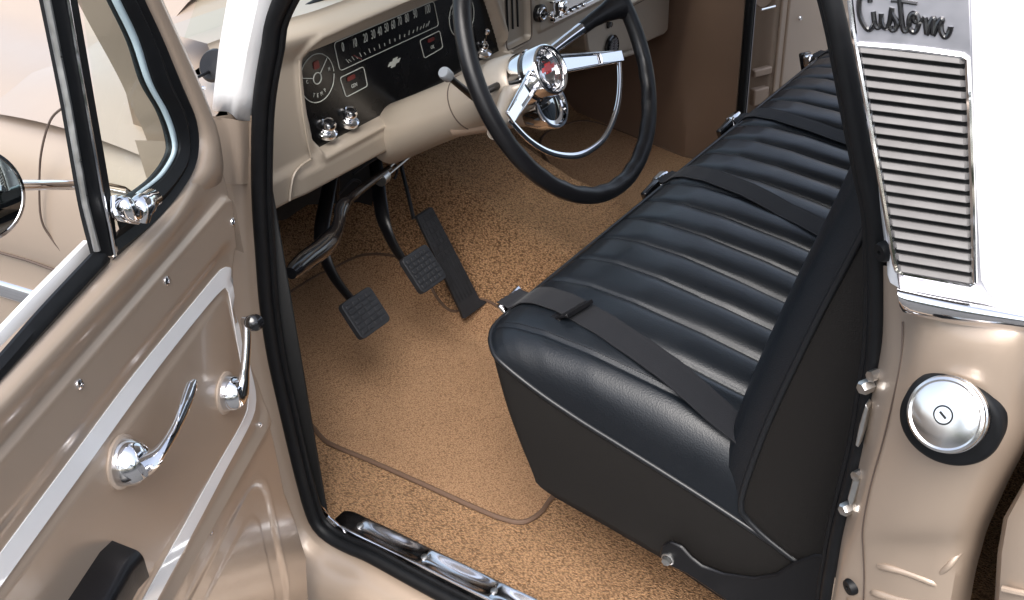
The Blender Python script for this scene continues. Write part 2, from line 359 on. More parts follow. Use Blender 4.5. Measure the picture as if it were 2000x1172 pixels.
# rear pillar / cab corner : rows of pixel columns with their depth
def RP(rows):
    R = [cr([tuple(aX(x, y, X)) for x, y, X in r], 26) for r in rows]
    C = [cr([R[i][j] for i in range(len(R))], 60) for j in range(26)]
    return [[C[j][i] for j in range(26)] for i in range(60)]
pil = RP([
 [(1716, 520, .03), (1724, 520, .0), (1738, 520, -.012), (1757, 560, -.022), (1800, 595, -.048), (1880, 612, -.062), (1960, 622, -.066), (2040, 632, -.056), (2110, 640, .0)],
 [(1716, 640, .03), (1724, 640, .0), (1738, 640, -.018), (1764, 640, -.034), (1800, 644, -.058), (1880, 648, -.074), (1960, 652, -.076), (2030, 656, -.06), (2080, 660, .0)],
 [(1708, 700, .03), (1717, 700, .0), (1732, 700, -.024), (1758, 700, -.042), (1800, 700, -.066), (1880, 700, -.080), (1960, 700, -.080), (2015, 700, -.06), (2060, 700, .0)],
 [(1690, 780, .03), (1700, 780, .0), (1715, 780, -.024), (1742, 780, -.044), (1800, 780, -.068), (1880, 780, -.080), (1960, 780, -.076), (2003, 780, -.05), (2040, 780, .0)],
 [(1675, 860, .03), (1686, 860, .0), (1700, 860, -.022), (1724, 860, -.042), (1800, 860, -.066), (1880, 860, -.076), (1950, 860, -.068), (1990, 860, -.04), (2010, 860, .01)],
 [(1656, 950, .03), (1667, 950, .0), (1680, 950, -.02), (1699, 950, -.038), (1780, 950, -.060), (1850, 950, -.066), (1905, 950, -.060), (1945, 950, -.035), (1965, 950, .01)],
 [(1636, 1030, .03), (1648, 1030, .0), (1662, 1030, -.018), (1684, 1030, -.034), (1760, 1030, -.054), (1830, 1030, -.058), (1875, 1030, -.052), (1910, 1030, -.03), (1930, 1030, .01)],
 [(1628, 1070, .03), (1640, 1070, .0), (1655, 1070, -.016), (1684, 1070, -.030), (1750, 1070, -.042), (1820, 1070, -.046), (1865, 1070, -.044), (1900, 1070, -.025), (1918, 1070, .01)],
 [(1620, 1120, .03), (1632, 1120, .0), (1648, 1120, -.016), (1686, 1120, -.028), (1750, 1120, -.040), (1820, 1120, -.044), (1862, 1120, -.042), (1890, 1120, -.02), (1905, 1120, .01)],
 [(1604, 1200, .03), (1616, 1200, .0), (1636, 1200, -.016), (1684, 1200, -.028), (1750, 1200, -.040), (1820, 1200, -.044), (1850, 1200, -.042), (1872, 1200, -.02), (1890, 1200, .01)],
 [(1560, 1330, .03), (1572, 1330, .0), (1600, 1330, -.016), (1660, 1330, -.028), (1730, 1330, -.040), (1790, 1330, -.044), (1820, 1330, -.042), (1840, 1330, -.02), (1860, 1330, .01)]])
body.quadgrid(pil)
# firewall, rear bulkhead and side kick panel (driver side)
cab = obj('cab_body', body, TAN, T, 'beige door pillar, rocker and cab corner')
# pressed ribs at the foot of the rear pillar
r = MB()
r.tube(cr([tuple(aX(1719, 1106, -.034)), tuple(aX(1735, 1109, -.0385)), tuple(aX(1770, 1118, -.0405)), tuple(aX(1820, 1137, -.0425)), tuple(aX(1833, 1142, -.038))], 20), .0035, 10)
r.tube(cr([tuple(aX(1706, 1156, -.028)), tuple(aX(1716, 1160, -.034)), tuple(aX(1760, 1172, -.0395)), tuple(aX(1829, 1182, -.0425))], 16), .004, 10)
r.tube(cr([tuple(aX(1834, 1124, -.038)), tuple(aX(1840, 1116, -.0425)), tuple(aX(1856, 1102, -.0435)), tuple(aX(1874, 1078, -.036))], 16), .003, 10)
obj('pressed_rib', r, TAN, cab)
# crease line (door shut line) on the rear pillar
r = MB(); r.tube(cr([tuple(aX(x, y, X - .0005)) for x, y, X in ((1763, 628, -.0345), (1760, 700, -.0435), (1744, 780, -.0455), (1725, 860, -.0435), (1700, 950, -.0395), (1685, 1030, -.0355), (1686, 1075, -.0310), (1688, 1130, -.029), (1686, 1180, -.029))], 50), .0007, 6)
obj('panel_seam', r, SEAM, cab)

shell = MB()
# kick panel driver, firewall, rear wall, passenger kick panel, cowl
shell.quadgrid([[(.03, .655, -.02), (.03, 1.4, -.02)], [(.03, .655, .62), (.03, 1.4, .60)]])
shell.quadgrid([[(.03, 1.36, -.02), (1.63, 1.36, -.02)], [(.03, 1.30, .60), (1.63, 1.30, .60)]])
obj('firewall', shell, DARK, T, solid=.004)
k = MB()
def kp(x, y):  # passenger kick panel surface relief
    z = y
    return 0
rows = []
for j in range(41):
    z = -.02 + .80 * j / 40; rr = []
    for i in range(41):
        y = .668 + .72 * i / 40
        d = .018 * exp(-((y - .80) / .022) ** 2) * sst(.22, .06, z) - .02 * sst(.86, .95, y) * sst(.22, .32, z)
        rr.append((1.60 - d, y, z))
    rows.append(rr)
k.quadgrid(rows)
obj('kick_panel', k, KICK, T, 'dark brown kick panel at the far front corner')
k = MB()
k.quadgrid([[(1.60, .668, -.05), (1.60, .668, .8)], [(1.615, .660, -.05), (1.615, .660, .8)], [(1.64, .664, -.05), (1.64, .664, .8)], [(1.655, .70, -.05), (1.655, .70, .8)], [(1.72, .72, -.05), (1.72, .72, .8)], [(1.76, .78, -.05), (1.76, .78, .8)]])
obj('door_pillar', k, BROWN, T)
k = MB(); k.tube([(1.603, .655, -.02), (1.603, .655, .2), (1.603, .655, .45), (1.597, .650, .66), (1.58, .60, .8), (1.54, .5, .97)], .011, 10)
k.tube([(1.614, .649, -.02), (1.614, .649, .2), (1.614, .649, .45), (1.608, .644, .66)], .0045, 8)
obj('door_seal', k, BLKR, T, 'thin black rubber seal on the far door pillar')
k = MB(); k.tube([(1.621, .648, -.02), (1.621, .648, .45), (1.615, .643, .66)], .0022, 6)
obj('pillar_edge', k, ALU, T)
# far sill
k = MB(); k.box((1.64, .25, -.02), .08, .9, .04)
obj('far_sill', k, TAN, T, bev=.008)
# rear wall and roof
k = MB()
k.quadgrid([[(.03, -.27, -.05), (.6, -.27, -.05), (1.0, -.27, -.05), (1.63, -.27, -.05)], [(.03, -.28, .86), (.3, -.28, .86), (1.3, -.28, .86), (1.63, -.28, .86)]])
k.box((.14, -.265, 1.02), .22, .02, .32); k.box((1.50, -.265, 1.02), .22, .02, .32)
obj('rear_wall', k, TANI, T)
k = MB()
rr = []
for i in range(13):
    x = .10 + 1.44 * i / 12
    rr.append([(x, -.30 + .95 * j / 8 - .0, 1.20 + .05 * sin(pi * i / 12) + .02 * sin(pi * j / 8)) for j in range(9)])
k.quadgrid(rr)
obj('roof', k, WHITE, T, 'white roof panel', solid=.02)
# rear cab side (white upper corner)
k = MB()
up = []
for zz, x0, ytop in ((.655, -.042, 0), (.75, -.036, 0), (.82, -.028, 0), (.90, -.016, .01), (1.0, .008, .03), (1.10, .045, .06), (1.19, .09, .10)):
    up.append(cr([(x0 + .045, -.098 + ytop * .8, zz), (x0 + .03, -.115 + ytop * .8, zz), (x0 + .012, -.128 + ytop * .6, zz), (x0, -.16 + ytop * .5, zz), (x0 - .002, -.22, zz), (x0 + .01, -.28, zz), (x0 + .05, -.315, zz), (x0 + .12, -.325, zz)], 24))
up[0] = [(x, y, .655 + .048 * sst(13, 8, q)) for q, (x, y, z) in enumerate(up[0])]
# follow the seal line of the rear pillar
rz = [(p[1], p[0]) for p in rear]; rz.sort()
for row, zz in zip(up, (.655, .75, .82, .90, 1.0, 1.10, 1.19)):
    ys = lerp1([a for a, b in rz], [b for a, b in rz], zz) + (max(0, zz - rz[-1][0]) * .5)
    for q in range(6):
        t = (5 - q) / 5; x, y, z = row[q]; row[q] = (x, y * (1 - t) + (ys - .006) * t, z)
k.quadgrid(up)
obj('roof_pillar', k, WHITE, T, 'white painted rear pillar behind the louvred trim')

# driver door opening seal
k = MB()
idx = [i for i in range(0, N)]
k.tube([OP(i, .001, .004) for i in idx], [(.0105, .0098) if i < rearstart - 20 else ((.0085, .0078) if i > rearstart else (.0095, .009)) for i in idx], 14, up=(1, 0, 0))
k.tube([OP(i, -.0085, .0115) for i in idx], .0045, 8)
obj('door_seal', k, BLKR, T, 'thick black rubber seal round the driver door opening')

# white windscreen pillar
k = MB()
wp = []
for a, b, c, d in (((528, -40), (505, -40), (470, -40), (447, -40)), ((526, 0), (503, 0), (468, 0), (444, 0)), ((503, 100), (482, 100), (450, 100), (427, 100)), ((488, 185), (468, 185), (440, 180), (418, 180)), ((484, 236), (462, 234), (448, 219), (415, 218))):
    wp.append(cr([tuple(aX(a[0] + 14, a[1], .004)), tuple(aX(*a, -.006)), tuple(aX(*b, -.018)), tuple(aX(*c, -.022)), tuple(aX(*d, -.02)), tuple(aX(d[0] + 4, d[1], .01))], 16))
P0_, P1_ = Vector(wp[0][3]), Vector(wp[2][3])
k.quadgrid(wp)
obj('windscreen_pillar', k, WHITE, T, 'white painted windscreen pillar', solid=.004)
# beige cowl side ahead of door opening below the white pillar
k = MB()
cs = []
for r_ in ([(486, 236, .0), (470, 236, -.012), (450, 232, -.02), (425, 230, -.03), (400, 230, -.05)], [(486, 300, .0), (472, 300, -.014), (455, 300, -.024), (444, 300, -.034), (420, 300, -.05)], [(484, 360, .0), (474, 360, -.014), (462, 360, -.024), (452, 360, -.034), (430, 360, -.05)]):
    cs.append(cr([tuple(aX(x, y, X - .004)) for x, y, X in r_], 14))
k.quadgrid(cs)
k.quadgrid([[(-.034, .655, .52), (-.034, .82, .52)], [(-.034, .655, .70), (-.034, .82, .70)]]); k.quadgrid([[(-.034, .66, .70), (-.034, .82, .70)], [(.05, .70, .705), (.05, .86, .705)]])
obj('cowl_side', k, TAN, cab)

# ------------------------------------------------------------------ front end: fender, hood, cowl
k = MB()
def fend(y):
    o = .02 * sst(1.0, 1.25, y)
    return [(-.075, .02), (-.08 - o, .30), (-.085 - o, .345), (-.085 - o, .375), (-.088 - o, .415), (-.096 - o, .445), (-.098 - o, .50), (-.088 - o, .57), (-.062 - o, .625), (-.02, .655), (.04, .668), (.10, .672), (.15, .682), (.19, .705), (.25, .735), (.35, .755), (.55, .772), (.82, .78)]
rows = []
for j in range(50):
    y = .69 + 1.95 * j / 49; dz = -.02 * ((y - .69) / 1.95) ** 2 - .03 * sst(1.8, 2.7, y)
    F = cr(fend(y), 70); rows.append([(x, y + max(0, 1.0 - y) * sst(-.05, .10, x), z + dz) for x, z in F])
k.quadgrid(rows)
k.quadgrid([[(1.64 - x, y, z) for x, y, z in r_] for r_ in rows])
cw = MB(); rows = []
for i in range(41):
    x = -.075 + 1.78 * i / 40; e_ = min(x, 1.64 - x); y0_ = .70 + .17 * sst(.0, .09, e_); rows.append([(x, y0_ + (1.10 - y0_) * j / 12, .640 + .028 * sst(-.07, .02, e_) + .05 * sst(.05, .3, e_) + .012 * sin(pi * j / 12)) for j in range(13)])
cw.quadgrid(rows); obj('cowl', cw, TAN, T, 'beige cowl below the windscreen')
obj('front_fender', k, TAN, T, 'bright beige front fender and hood seen through the door window')
k = MB()
k.tube(cr([tuple(aX(x, y, X)) for x, y, X in ((130, 206, -.089), (100, 232, -.093), (82, 290, -.1), (77, 350, -.1), (80, 425, -.103), (100, 465, -.099), (146, 521, -.093))], 40), .0016, 6)
obj('body_seam', k, SEAM, T)
k = MB()
k.tube([(-.0925 - .02 * sst(1.0, 1.25, .76 + i * .1), .76 + i * .1, .425) for i in range(16)], .0022, 6)
obj('body_seam', k, SEAM, T)
k = MB(); k.tube([(-.086 - .02 * sst(1.0, 1.25, .86 + i * .1), .86 + i * .1, .350) for i in range(14)], [(.016, .006)] * 14, 12, up=(0, 0, 1))
obj('side_moulding', k, CHR, T, 'bright chrome moulding along the fender side')
# antenna lying above the fender
k = MB()
a0 = atp(246, 155, (0, 0, .74), (0, 0, 1)); a1 = atp(400, 172, (0, 0, .74), (0, 0, 1))
k.tube([a0, a0 * .6 + a1 * .4, a1], .0022, 8)
obj('antenna_mast', k, CHR, T)
k = MB(); c0 = atp(418, 128, (0, 0, .735), (0, 0, 1)); k.tube([atp(384, 152, (0, 0, .73), (0, 0, 1)), c0 + Vector((-.01, 0, -.005))], .002, 8)
k.lathe(c0, Vector((-.8, -.2, .5)), [(-.006, .0), (-.006, .019), (.0, .021), (.004, .018), (.005, 0)], 28)
obj('wiper_pivot', k, BLKP, T)
# windscreen glass, gasket
k = MB(); k.quadgrid([[(.10, .86, .727), (1.54, .86, .727)], [(.16, .60, 1.16), (1.48, .60, 1.16)]])
obj('windscreen', k, GLASS, T)
k = MB(); k.tube([tuple(aY(556, 50, .83)), tuple(aY(600, 20, .83)), tuple(aY(660, -16, .83)), (.6, .83, .735), (1.5, .83, .735)], .009, 10)
obj('windscreen_gasket', k, BLKR, T)

# ------------------------------------------------------------------ dashboard
clpx = [(612, 78), (650, 60), (700, 38), (755, 15), (800, -3), (860, -28), (925, -58), (934, -50), (943, -20), (955, 15), (966, 50), (981, 101), (960, 112), (905, 141), (872, 162), (800, 200), (740, 232), (680, 264), (622, 295), (616, 272), (605, 220), (598, 165), (595, 115), (600, 92)]
clus = []
for i_, (x, y) in enumerate(clpx):
    q_ = aY(x, y, .80 if (i_ < 7 or i_ > 18) else .812); clus.append((q_.x, q_.z))
def sdf(poly, x, z):
    d = 1e9; ins = False; n = len(poly)
    for i in range(n):
        ax, az = poly[i]; bx, bz = poly[i - 1]
        ex, ez = bx - ax, bz - az; wx, wz = x - ax, z - az
        t = max(0, min(1, (wx * ex + wz * ez) / (ex * ex + ez * ez + 1e-12)))
        d = min(d, hypot(wx - ex * t, wz - ez * t))
        if (az > z) != (bz > z) and x < (bx - ax) * (z - az) / (bz - az + 1e-15) + ax: ins = not ins
    return -d if ins else d
def rbox(x, z, cx, cz, hx, hz, r):
    qx, qz = abs(x - cx) - hx + r, abs(z - cz) - hz + r
    return hypot(max(qx, 0), max(qz, 0)) + min(max(qx, qz), 0) - r
d0, d1 = .745, .935     # right of cluster
vb = [aY(x, y, .80) for x, y in ((958, 0), (987, 91), (1032, 70), (1018, 0))]
vcx = (vb[0].x + vb[2].x) / 2; vcz0 = vb[1].z
def dashY(x, z):
    y = .80
    s_ = sdf(clus, x, z)
    # recess of instrument cluster, with rounded frame lip
    y += .0175 * sst(.0035, -.0035, s_)
    y -= .006 * exp(-((s_ - .008) / .006) ** 2)
    # brow
    y -= .022 * sst(.655, .70, z) * sst(.16, .30, x)
    y += .020 * sst(.700, .722, z) + .0
    # left end: panel falls away from cluster frame by a small step
    y += .006 * sst(.262, .252, x) * sst(.5, .52, z) * sst(.70, .66, z)
    # lower lip
    y -= .005 * sst(.505, .490, z) * sst(.19, .225, x)
    y += .030 * sst(.468, .452, z) ** 2
    # heater control recess right of the cluster
    s2 = rbox(x, z, .815, .60, .042, .072, .010)
    y += .012 * sst(.004, -.004, s2) - .0025 * exp(-((s2 - .004) / .003) ** 2)
    # fascia strip with the radio, set forward
    s3 = rbox(x, z, 1.16, .60, .28, .068, .01)
    y -= .005 * sst(.003, -.003, s3)
    return y
k = MB(); gx = 430; gz = 84; rows = []
for j in range(gz + 1):
    z = .447 + (.725 - .447) * j / gz
    rr = []
    for i in range(gx + 1):
        x = .105 + 1.45 * i / gx; z0_ = .447 + .036 * sst(.62, .80, x); zz = max(z, z0_) if j else z0_
        rr.append((x, dashY(x, zz) + (.012 * sst(z0_ + .016, z0_, zz) ** 2), zz))
    rows.append(rr)
rows.insert(0, [(x, .90, .455) for x, y, z in rows[0]])
rows.append([(x, .92, .730) for x, y, z in rows[-1]])
k.quadgrid(rows)
dash = obj('dashboard', k, DASH, T, 'beige painted steel dashboard', ang=60)
k = MB(); cc = (sum(p[0] for p in clus) / len(clus), sum(p[1] for p in clus) / len(clus))
k.prism([(x + (x - cc[0]) * .012, .8155, z + (z - cc[1]) * .05) for x, z in clus], (0, .004, 0))
panel = obj('instrument_panel', k, BLKG, T, 'flat black instrument panel with speedometer and gauges')
# vertical trim edge left of the cluster
k = MB(); k.tube(cr([tuple(aY(x, y, .7955)) for x, y in ((585, 118), (586, 160), (592, 220), (600, 270), (608, 308))], 20), .0016, 6)
k.tube(cr([tuple(aY(x, y, .797)) for x, y in ((610, 310), (590, 322), (575, 340), (569, 365), (566, 392))], 20), .002, 6)
obj('trim_crease', k, DASH, dash)

YF = .8145
def pY(px, py, y=YF): return aY(px, py, y)
def linep(mb, pts, r, closed=False, n=None, y=YF):
    P = [tuple(pY(*p, y)) for p in pts]
    if n: P = cr(P, n, closed); P = P[:-1] if closed else P
    mb.tube(P, r, 6, closed=closed)
def roundpoly(pts, r, k_=5):
    out = []; n = len(pts)
    for i in range(n):
        p, a, b = Vector(pts[i]), Vector(pts[i - 1]), Vector(pts[(i + 1) % n])
        da, db = (a - p).normalized(), (b - p).normalized()
        for t in range(k_ + 1):
            s_ = t / k_; out.append(tuple((p + da * r) * (1 - s_) ** 2 + p * 2 * s_ * (1 - s_) + (p + db * r) * s_ ** 2))
    return out
k = MB()
def rp3(px4, r): # rounded rectangle line from 4 pixels
    return roundpoly([tuple(pY(*p)) for p in px4], r)
k.tube(rp3([(652, 84), (847, 2), (857, 50), (664, 139)], .007), .0007, 6, closed=True)
k.tube(rp3([(664, 152), (710, 130), (718, 168), (676, 190)], .005), .0008, 6, closed=True)
k.tube(rp3([(820, 79), (859, 60), (865, 93), (829, 114)], .005), .0008, 6, closed=True)
def circ(cx, cz, r, n=40, y=YF): return [(cx + r * cos(2 * pi * i / n), y, cz + r * sin(2 * pi * i / n)) for i in range(n)]
tc = pY(620, 153); TR = abs(pY(649, 153).x - tc.x)
k.tube([p for p in circ(tc.x, tc.z, .0365, 60) if p[0] > clus[20][0] - .02], .0007, 6, closed=False)
k.tube(circ(tc.x, tc.z, .0085), .0009, 6, closed=True)
k.tube([(tc.x + .007, YF, tc.z + .005), (tc.x + .026, YF, tc.z + .024)], .0007, 6); k.tube([(tc.x - .008, YF, tc.z + .002), (tc.x - .032, YF, tc.z + .010)], .0007, 6)
fc = pY(902, 32)
k.tube(circ(fc.x, fc.z, .0365, 60), .0009, 6, closed=True); k.tube(circ(fc.x, fc.z, .0085), .0009, 6, closed=True)
k.tube([(fc.x - .007, YF, fc.z + .005), (fc.x - .026, YF, fc.z + .024)], .0007, 6)
# speedometer tick marks
sx0, sx1 = pY(676, 112), pY(838, 38)
for i in range(21):
    t = i / 20; u = .5 - .5 * cos(pi * (0.06 + .88 * t)); x = sx0.x + (sx1.x - sx0.x) * (t * .35 + u * .65); z = sx0.z + (sx1.z - sx0.z) * t
    lean = (.5 - t) * .014; h = .007 if i % 2 == 0 else .0045
    k.tube([(x + lean * .5, YF, z - .010), (x - lean * .3, YF, z - .010 + h)], .0006, 5)
obj('dial_outline', k, LET, panel)
def text(s, loc, size, xs=1., shear=0, rot=0, m=LET, name='lettering', parent=panel, y=YF, mtx=None, ext=.0003):
    c = bpy.data.curves.new(name, 'FONT'); c.body = s; c.size = size; c.align_x = 'CENTER'; c.align_y = 'CENTER'; c.extrude = ext; c.shear = shear
    o = bpy.data.objects.new(name, c); S.collection.objects.link(o)
    dg = bpy.context.evaluated_depsgraph_get(); me = bpy.data.meshes.new_from_object(o.evaluated_get(dg))
    bpy.data.objects.remove(o)
    M = mtx or (Matrix.Translation((loc[0], y, loc[1])) @ Matrix.Rotation(pi / 2, 4, 'X') @ Matrix.Rotation(rot, 4, 'Z'))
    me.transform(Matrix.Diagonal((xs, 1, 1, 1)))
    c0 = Vector(M.translation); M2 = M.copy(); M2.translation = (0, 0, 0); me.transform(M2)
    me.materials.clear()
    return obj(name, (me, c0), m, parent)
for s_, px, py in (('0', 670, 94), ('10', 693, 86), ('20', 714, 76), ('30', 729, 69), ('40', 742, 63), ('50', 755, 56), ('60', 768, 50), ('70', 781, 43), ('80', 795, 37), ('90', 811, 29), ('100', 835, 20)):
    p = pY(px, py); text(s_, (p.x, p.z + .001), .020, .52)
p = pY(692, 167); text('GEN', (p.x, p.z), .0085, .8)
p = pY(845, 92); text('OIL', (p.x, p.z), .0085, .75)
for i, ch in enumerate('TEMP'):
    a = radians(-118 + i * 19); text(ch, (tc.x + .026 * cos(a), tc.z + .026 * sin(a)), .009, .7, rot=a + pi / 2)
text('H', (tc.x + .027, tc.z + .006), .008, .7); text('C', (tc.x - .022, tc.z + .001), .008, .7)
text('F', (fc.x - .027, fc.z + .012), .008, .7)
# emblem on the panel
def bowtie(cx, cz, w, h, sl=.0):
    P = [(-.5, -.22), (-.42, .22), (-.18, .22), (-.14, .5), (.22, .5), (.18, .22), (.5, .22), (.42, -.22), (.18, -.22), (.14, -.5), (-.22, -.5), (-.18, -.22)]
    return [(cx + a * w + b * sl, cz + b * h) for a, b in P]
k = MB(); p = pY(770, 122); k.prism([(x, YF - .0006, z) for x, z in bowtie(p.x, p.z, .030, .013, .006)], (0, .0012, 0)); obj('emblem', k, LET, panel)
k = MB()
for (x, y, w, h) in ((686, 152, .018, .007), (842, 78, .018, .006), (618, 127, .012, .012)):
    p = pY(x, y); k = MB(); k.prism([(p.x + a * w / 2, YF - .0004, p.z + b * h / 2) for a, b in ((-1, -.7), (-.7, -1), (.7, -1), (1, -.7), (1, .7), (.7, 1), (-.7, 1), (-1, .7))], (0, .001, 0)); obj('warning_light', k, RED, panel)
k = MB(); p = pY(697, 113); q = pY(706, 116)
k.tube([(pY(690, 108).x, YF - .0006, pY(690, 108).z), (q.x, YF - .0006, q.z)], .0008, 5)
obj('speed_needle', k, RED, panel)
# knobs
KAX = Vector((0, -.40, .92)).normalized()
def knob(px, py, r=.0105, L=.022, m1=CHR, y=.815, cap=True):
    p = pY(px, py, y); k = MB()
    k.lathe(p - KAX * .006, KAX, [(0, .0), (0, .0165), (.006, .017), (.009, .012), (.010, .0045), (L - .006, .0045), (L - .005, r * .75), (L, r), (L + .006, r * .98), (L + .009, r * .8), (L + .0075, r * .62), (L + .0075, 0)], 28)
    o = obj('dash_knob', k, m1, T)
    if cap:
        k = MB(); k.lathe(p - KAX * .006, KAX, [(L + .0068, r * .64), (L + .009, r * .5), (L + .0095, 0)], 20); obj('knob_cap', k, GLOSSB, o)
    return o
knob(638, 256, .0125, .016).name; knob(681, 234, .0115, .017)
knob(943, 99, .0075, .014, cap=False)
k = MB(); p = pY(951, 62, .80); k.tube([tuple(pY(944, 90, .81)), tuple(p)], .0022, 8); k.lathe(p, KAX, [(-.005, 0), (-.004, .0045), (0, .0055), (.004, .0045), (.005, 0)], 14); obj('toggle', k, CHR, T)
# heater control slots
k = MB()
for i in range(3):
    k.box((.795 + i * .017, .8105, .607), .0022, .004, .10)
obj('heater_slot', k, DARK, T)
k = MB(); s2 = roundpoly([(.772, .7985, .672), (.858, .7985, .672), (.858, .7985, .527), (.772, .7985, .527)], .012)
k.tube(s2, .0012, 6, closed=True); obj('recess_seam', k, SEAM, dash)
# radio
k = MB()
rc = aY(1063, 27, .785)
k.lathe((rc.x, .80, rc.z), (0, -1, 0), [(0, .017), (.010, .017), (.012, .0155), (.013, .006), (.017, .005), (.0175, 0)], 30)
radio = obj('radio', k, GLOSSB, T, 'chrome faced radio in the dashboard')
k = MB()
k.lathe((rc.x, .80, rc.z), (0, -1, 0), [(.0125, .0125), (.015, .012), (.0155, .009), (.013, .0085)], 30)
k.lathe((rc.x, .80, rc.z), (0, -1, 0), [(.012, .0), (.024, .003), (.026, .0065), (.034, .0065), (.035, .0)], 20)
f0, f1 = aY(1078, 45, .79), aY(1140, 5, .79)
k.box(((f0.x + 1.20) / 2, .79, f0.z + .004), 1.20 - f0.x, .010, .010)
k.box(((f0.x + 1.20) / 2, .79, f0.z + .040), 1.20 - f0.x, .010, .006)
k.box((f0.x + .003, .79, f0.z + .022), .006, .010, .04)
k.lathe((f0.x + .03, .79, f0.z + .026), (0, -1, 0), [(0, .014), (.012, .013), (.016, .010), (.017, .0)], 26)
k.box((f0.x + .075, .788, f0.z + .027), .075, .014, .022)
for i in range(5): k.box((f0.x + .02 + i * .022, .783, f0.z + .0105), .012, .012, .007)
obj('radio_face', k, CHR, radio, bev=.0015)
# underside: dark tray, wires and brackets below the dash
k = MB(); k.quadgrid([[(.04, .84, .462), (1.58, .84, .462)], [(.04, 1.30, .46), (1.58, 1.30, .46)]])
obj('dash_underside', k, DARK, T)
k = MB()
k.tube(cr([tuple(aY(655, 350, .95)), tuple(aY(660, 400, .97)), tuple(aY(658, 300, .95))], 14), .004, 6)
obj('wiring', k, BLKP, T)
for pts_ in (((662, 380), (690, 352), (705, 362), (684, 392)), ((760, 300), (775, 330), (770, 350)), ((690, 340), (720, 318), (752, 300), (790, 282))):
    k = MB(); k.tube(cr([tuple(aY(x, y, .93)) for x, y in pts_], 20), .0028, 6); obj('wiring', k, PADR, T)
# ------------------------------------------------------------------ heater box (far side, under the dash)
hp = [(1143, 60), (1148, 98), (1160, 122), (1240, 98), (1266, 82), (1298, 68), (1306, 58), (1309, 0), (1309, -40), (1175, -10)]
k = MB(); k.prism(roundpoly([tuple(aY(x, y, .85)) for x, y in hp], .006, 3), (0, .22, 0))
heater = obj('heater_box', k, DASH, T, 'beige heater housing under the far dashboard', bev=.006)
k = MB(); hc = aY(1196, 92, .845)
k.lathe((hc.x, .853, hc.z), (0, -1, 0), [(0, .028), (.010, .028), (.012, .025), (.009, .022), (.004, .0)], 36)
vent = obj('heater_outlet', k, GLOSSB, heater)
k = MB()
for i in range(7):
    zz = -.018 + i * .006; w = sqrt(max(0, .022 ** 2 - zz ** 2)); k.box((hc.x + w * .42, .8415, hc.z + zz), w * .8, .004, .0024, (Vector((1, 0, .25)).normalized(), Vector((0, 1, 0)), Vector((-.25, 0, 1)).normalized()))
    k.box((hc.x - w * .5, .8415, hc.z + zz), w * .7, .004, .0024, (Vector((1, 0, .25)).normalized(), Vector((0, 1, 0)), Vector((-.25, 0, 1)).normalized()))
obj('outlet_vane', k, ALU, heater)
k = MB(); hq = aY(1189, 44, .848); k.box((hq.x - .003, .848, hq.z), .005, .006, .024); k.lathe((hq.x + .006, .85, hq.z - .006), (0, -1, 0), [(0, .006), (.006, .006), (.007, 0)], 16)
obj('heater_latch', k, GLOSSB, heater)
k = MB(); k.tube(cr([tuple(aY(1158, 126, .845)), tuple(aY(1200, 113, .84)), tuple(aY(1243, 99, .84))], 12), .007, 10)
obj('heater_lip', k, DASH, heater)
k = MB(); k.prism([tuple(aY(x, y, 1.0)) for x, y in ((1240, -30), (1345, -30), (1340, 40), (1325, 75), (1296, 96), (1262, 100), (1230, 90), (1120, 130), (1060, 130), (1060, 0))], (0, .2, 0))
obj('heater_insulation', k, DARK, T, bev=.01)

# ------------------------------------------------------------------ steering column and wheel
WC = Vector((.455, .479, .657)); wa = radians(62.76)
e1 = Vector((1, 0, 0)); e2 = Vector((0, cos(wa), sin(wa))); wn = Vector((0, -sin(wa), cos(wa)))
def WP(r_, a, h=0): a = radians(a); return WC + e1 * (r_ * cos(a)) + e2 * (r_ * sin(a)) + wn * h
HC = WC - e2 * .008 + e1 * -.004
k = MB()
k.lathe(HC, -wn, [(.080, .0), (.080, .034), (.084, .040), (.095, .044), (.12, .0465), (.127, .0465), (.130, .0445), (.185, .044), (.20, .044), (.26, .0445), (.30, .045), (.36, .047), (.40, .048)], 48)
col = obj('steering_column', k, DASH, T, 'beige steering column shroud')
k = MB()
k.lathe(HC, -wn, [(.1995, .0), (.1995, .0448), (.2015, .0448), (.2015, .0)], 48)
obj('column_seam', k, SEAM, col)
# beige collar arm toward lower left with groove, ends at the rim
k = MB()
AP = [atp(x, y, WC - wn * h, wn) for x, y, h in ((1005, 172, .10), (990, 205, .075), (980, 232, .062), (972, 250, .05), (962, 262, .045))]
k.tube(AP, [(.020, .014), (.017, .012), (.014, .011), (.011, .009), (.009, .008)], 14, up=tuple(e2))
sw = obj('steering_wheel', MB(), BLKP, T) if False else None
k2 = MB()
n = 220; rows = []
for i in range(n):
    a = 2 * pi * i / n; seg = 16; rad = e1 * cos(a) + e2 * sin(a); c = WC + rad * .203
    rip = .0
    ad = math.degrees(a) % 360
    if 195 < ad < 345: rip = .0016 * abs(sin(radians(ad) * 14)) - .0004
    ring = []
    for j in range(seg):
        b = 2 * pi * j / seg; inner = max(0, -cos(b)); under = max(0, -sin(b))
        rr = .0130 - rip * (inner * 1.0 + under * .3)
        ring.append(c + rad * cos(b) * rr + wn * sin(b) * rr * .93)
    rows.append(ring)
k2.quadgrid(rows, cu=True, cv=True)
wheel = obj('steering_wheel', k2, BLKP, T, 'black steering wheel with chrome half ring', ang=80)
obj('wheel_spoke', k, DASH, wheel, 'beige spoke on the near side')
k = MB()
k.tube([WP(.03, 12, -.070), WP(.06, 11, -.062), WP(.10, 10.5, -.048), WP(.135, 10, -.036)], [(.0075, .0075), (.0085, .007), (.009, .007), (.0095, .007)], 12, up=tuple(e2))
obj('wheel_spoke', k, CHR, wheel, 'chrome spoke running to the upper right')
k = MB()
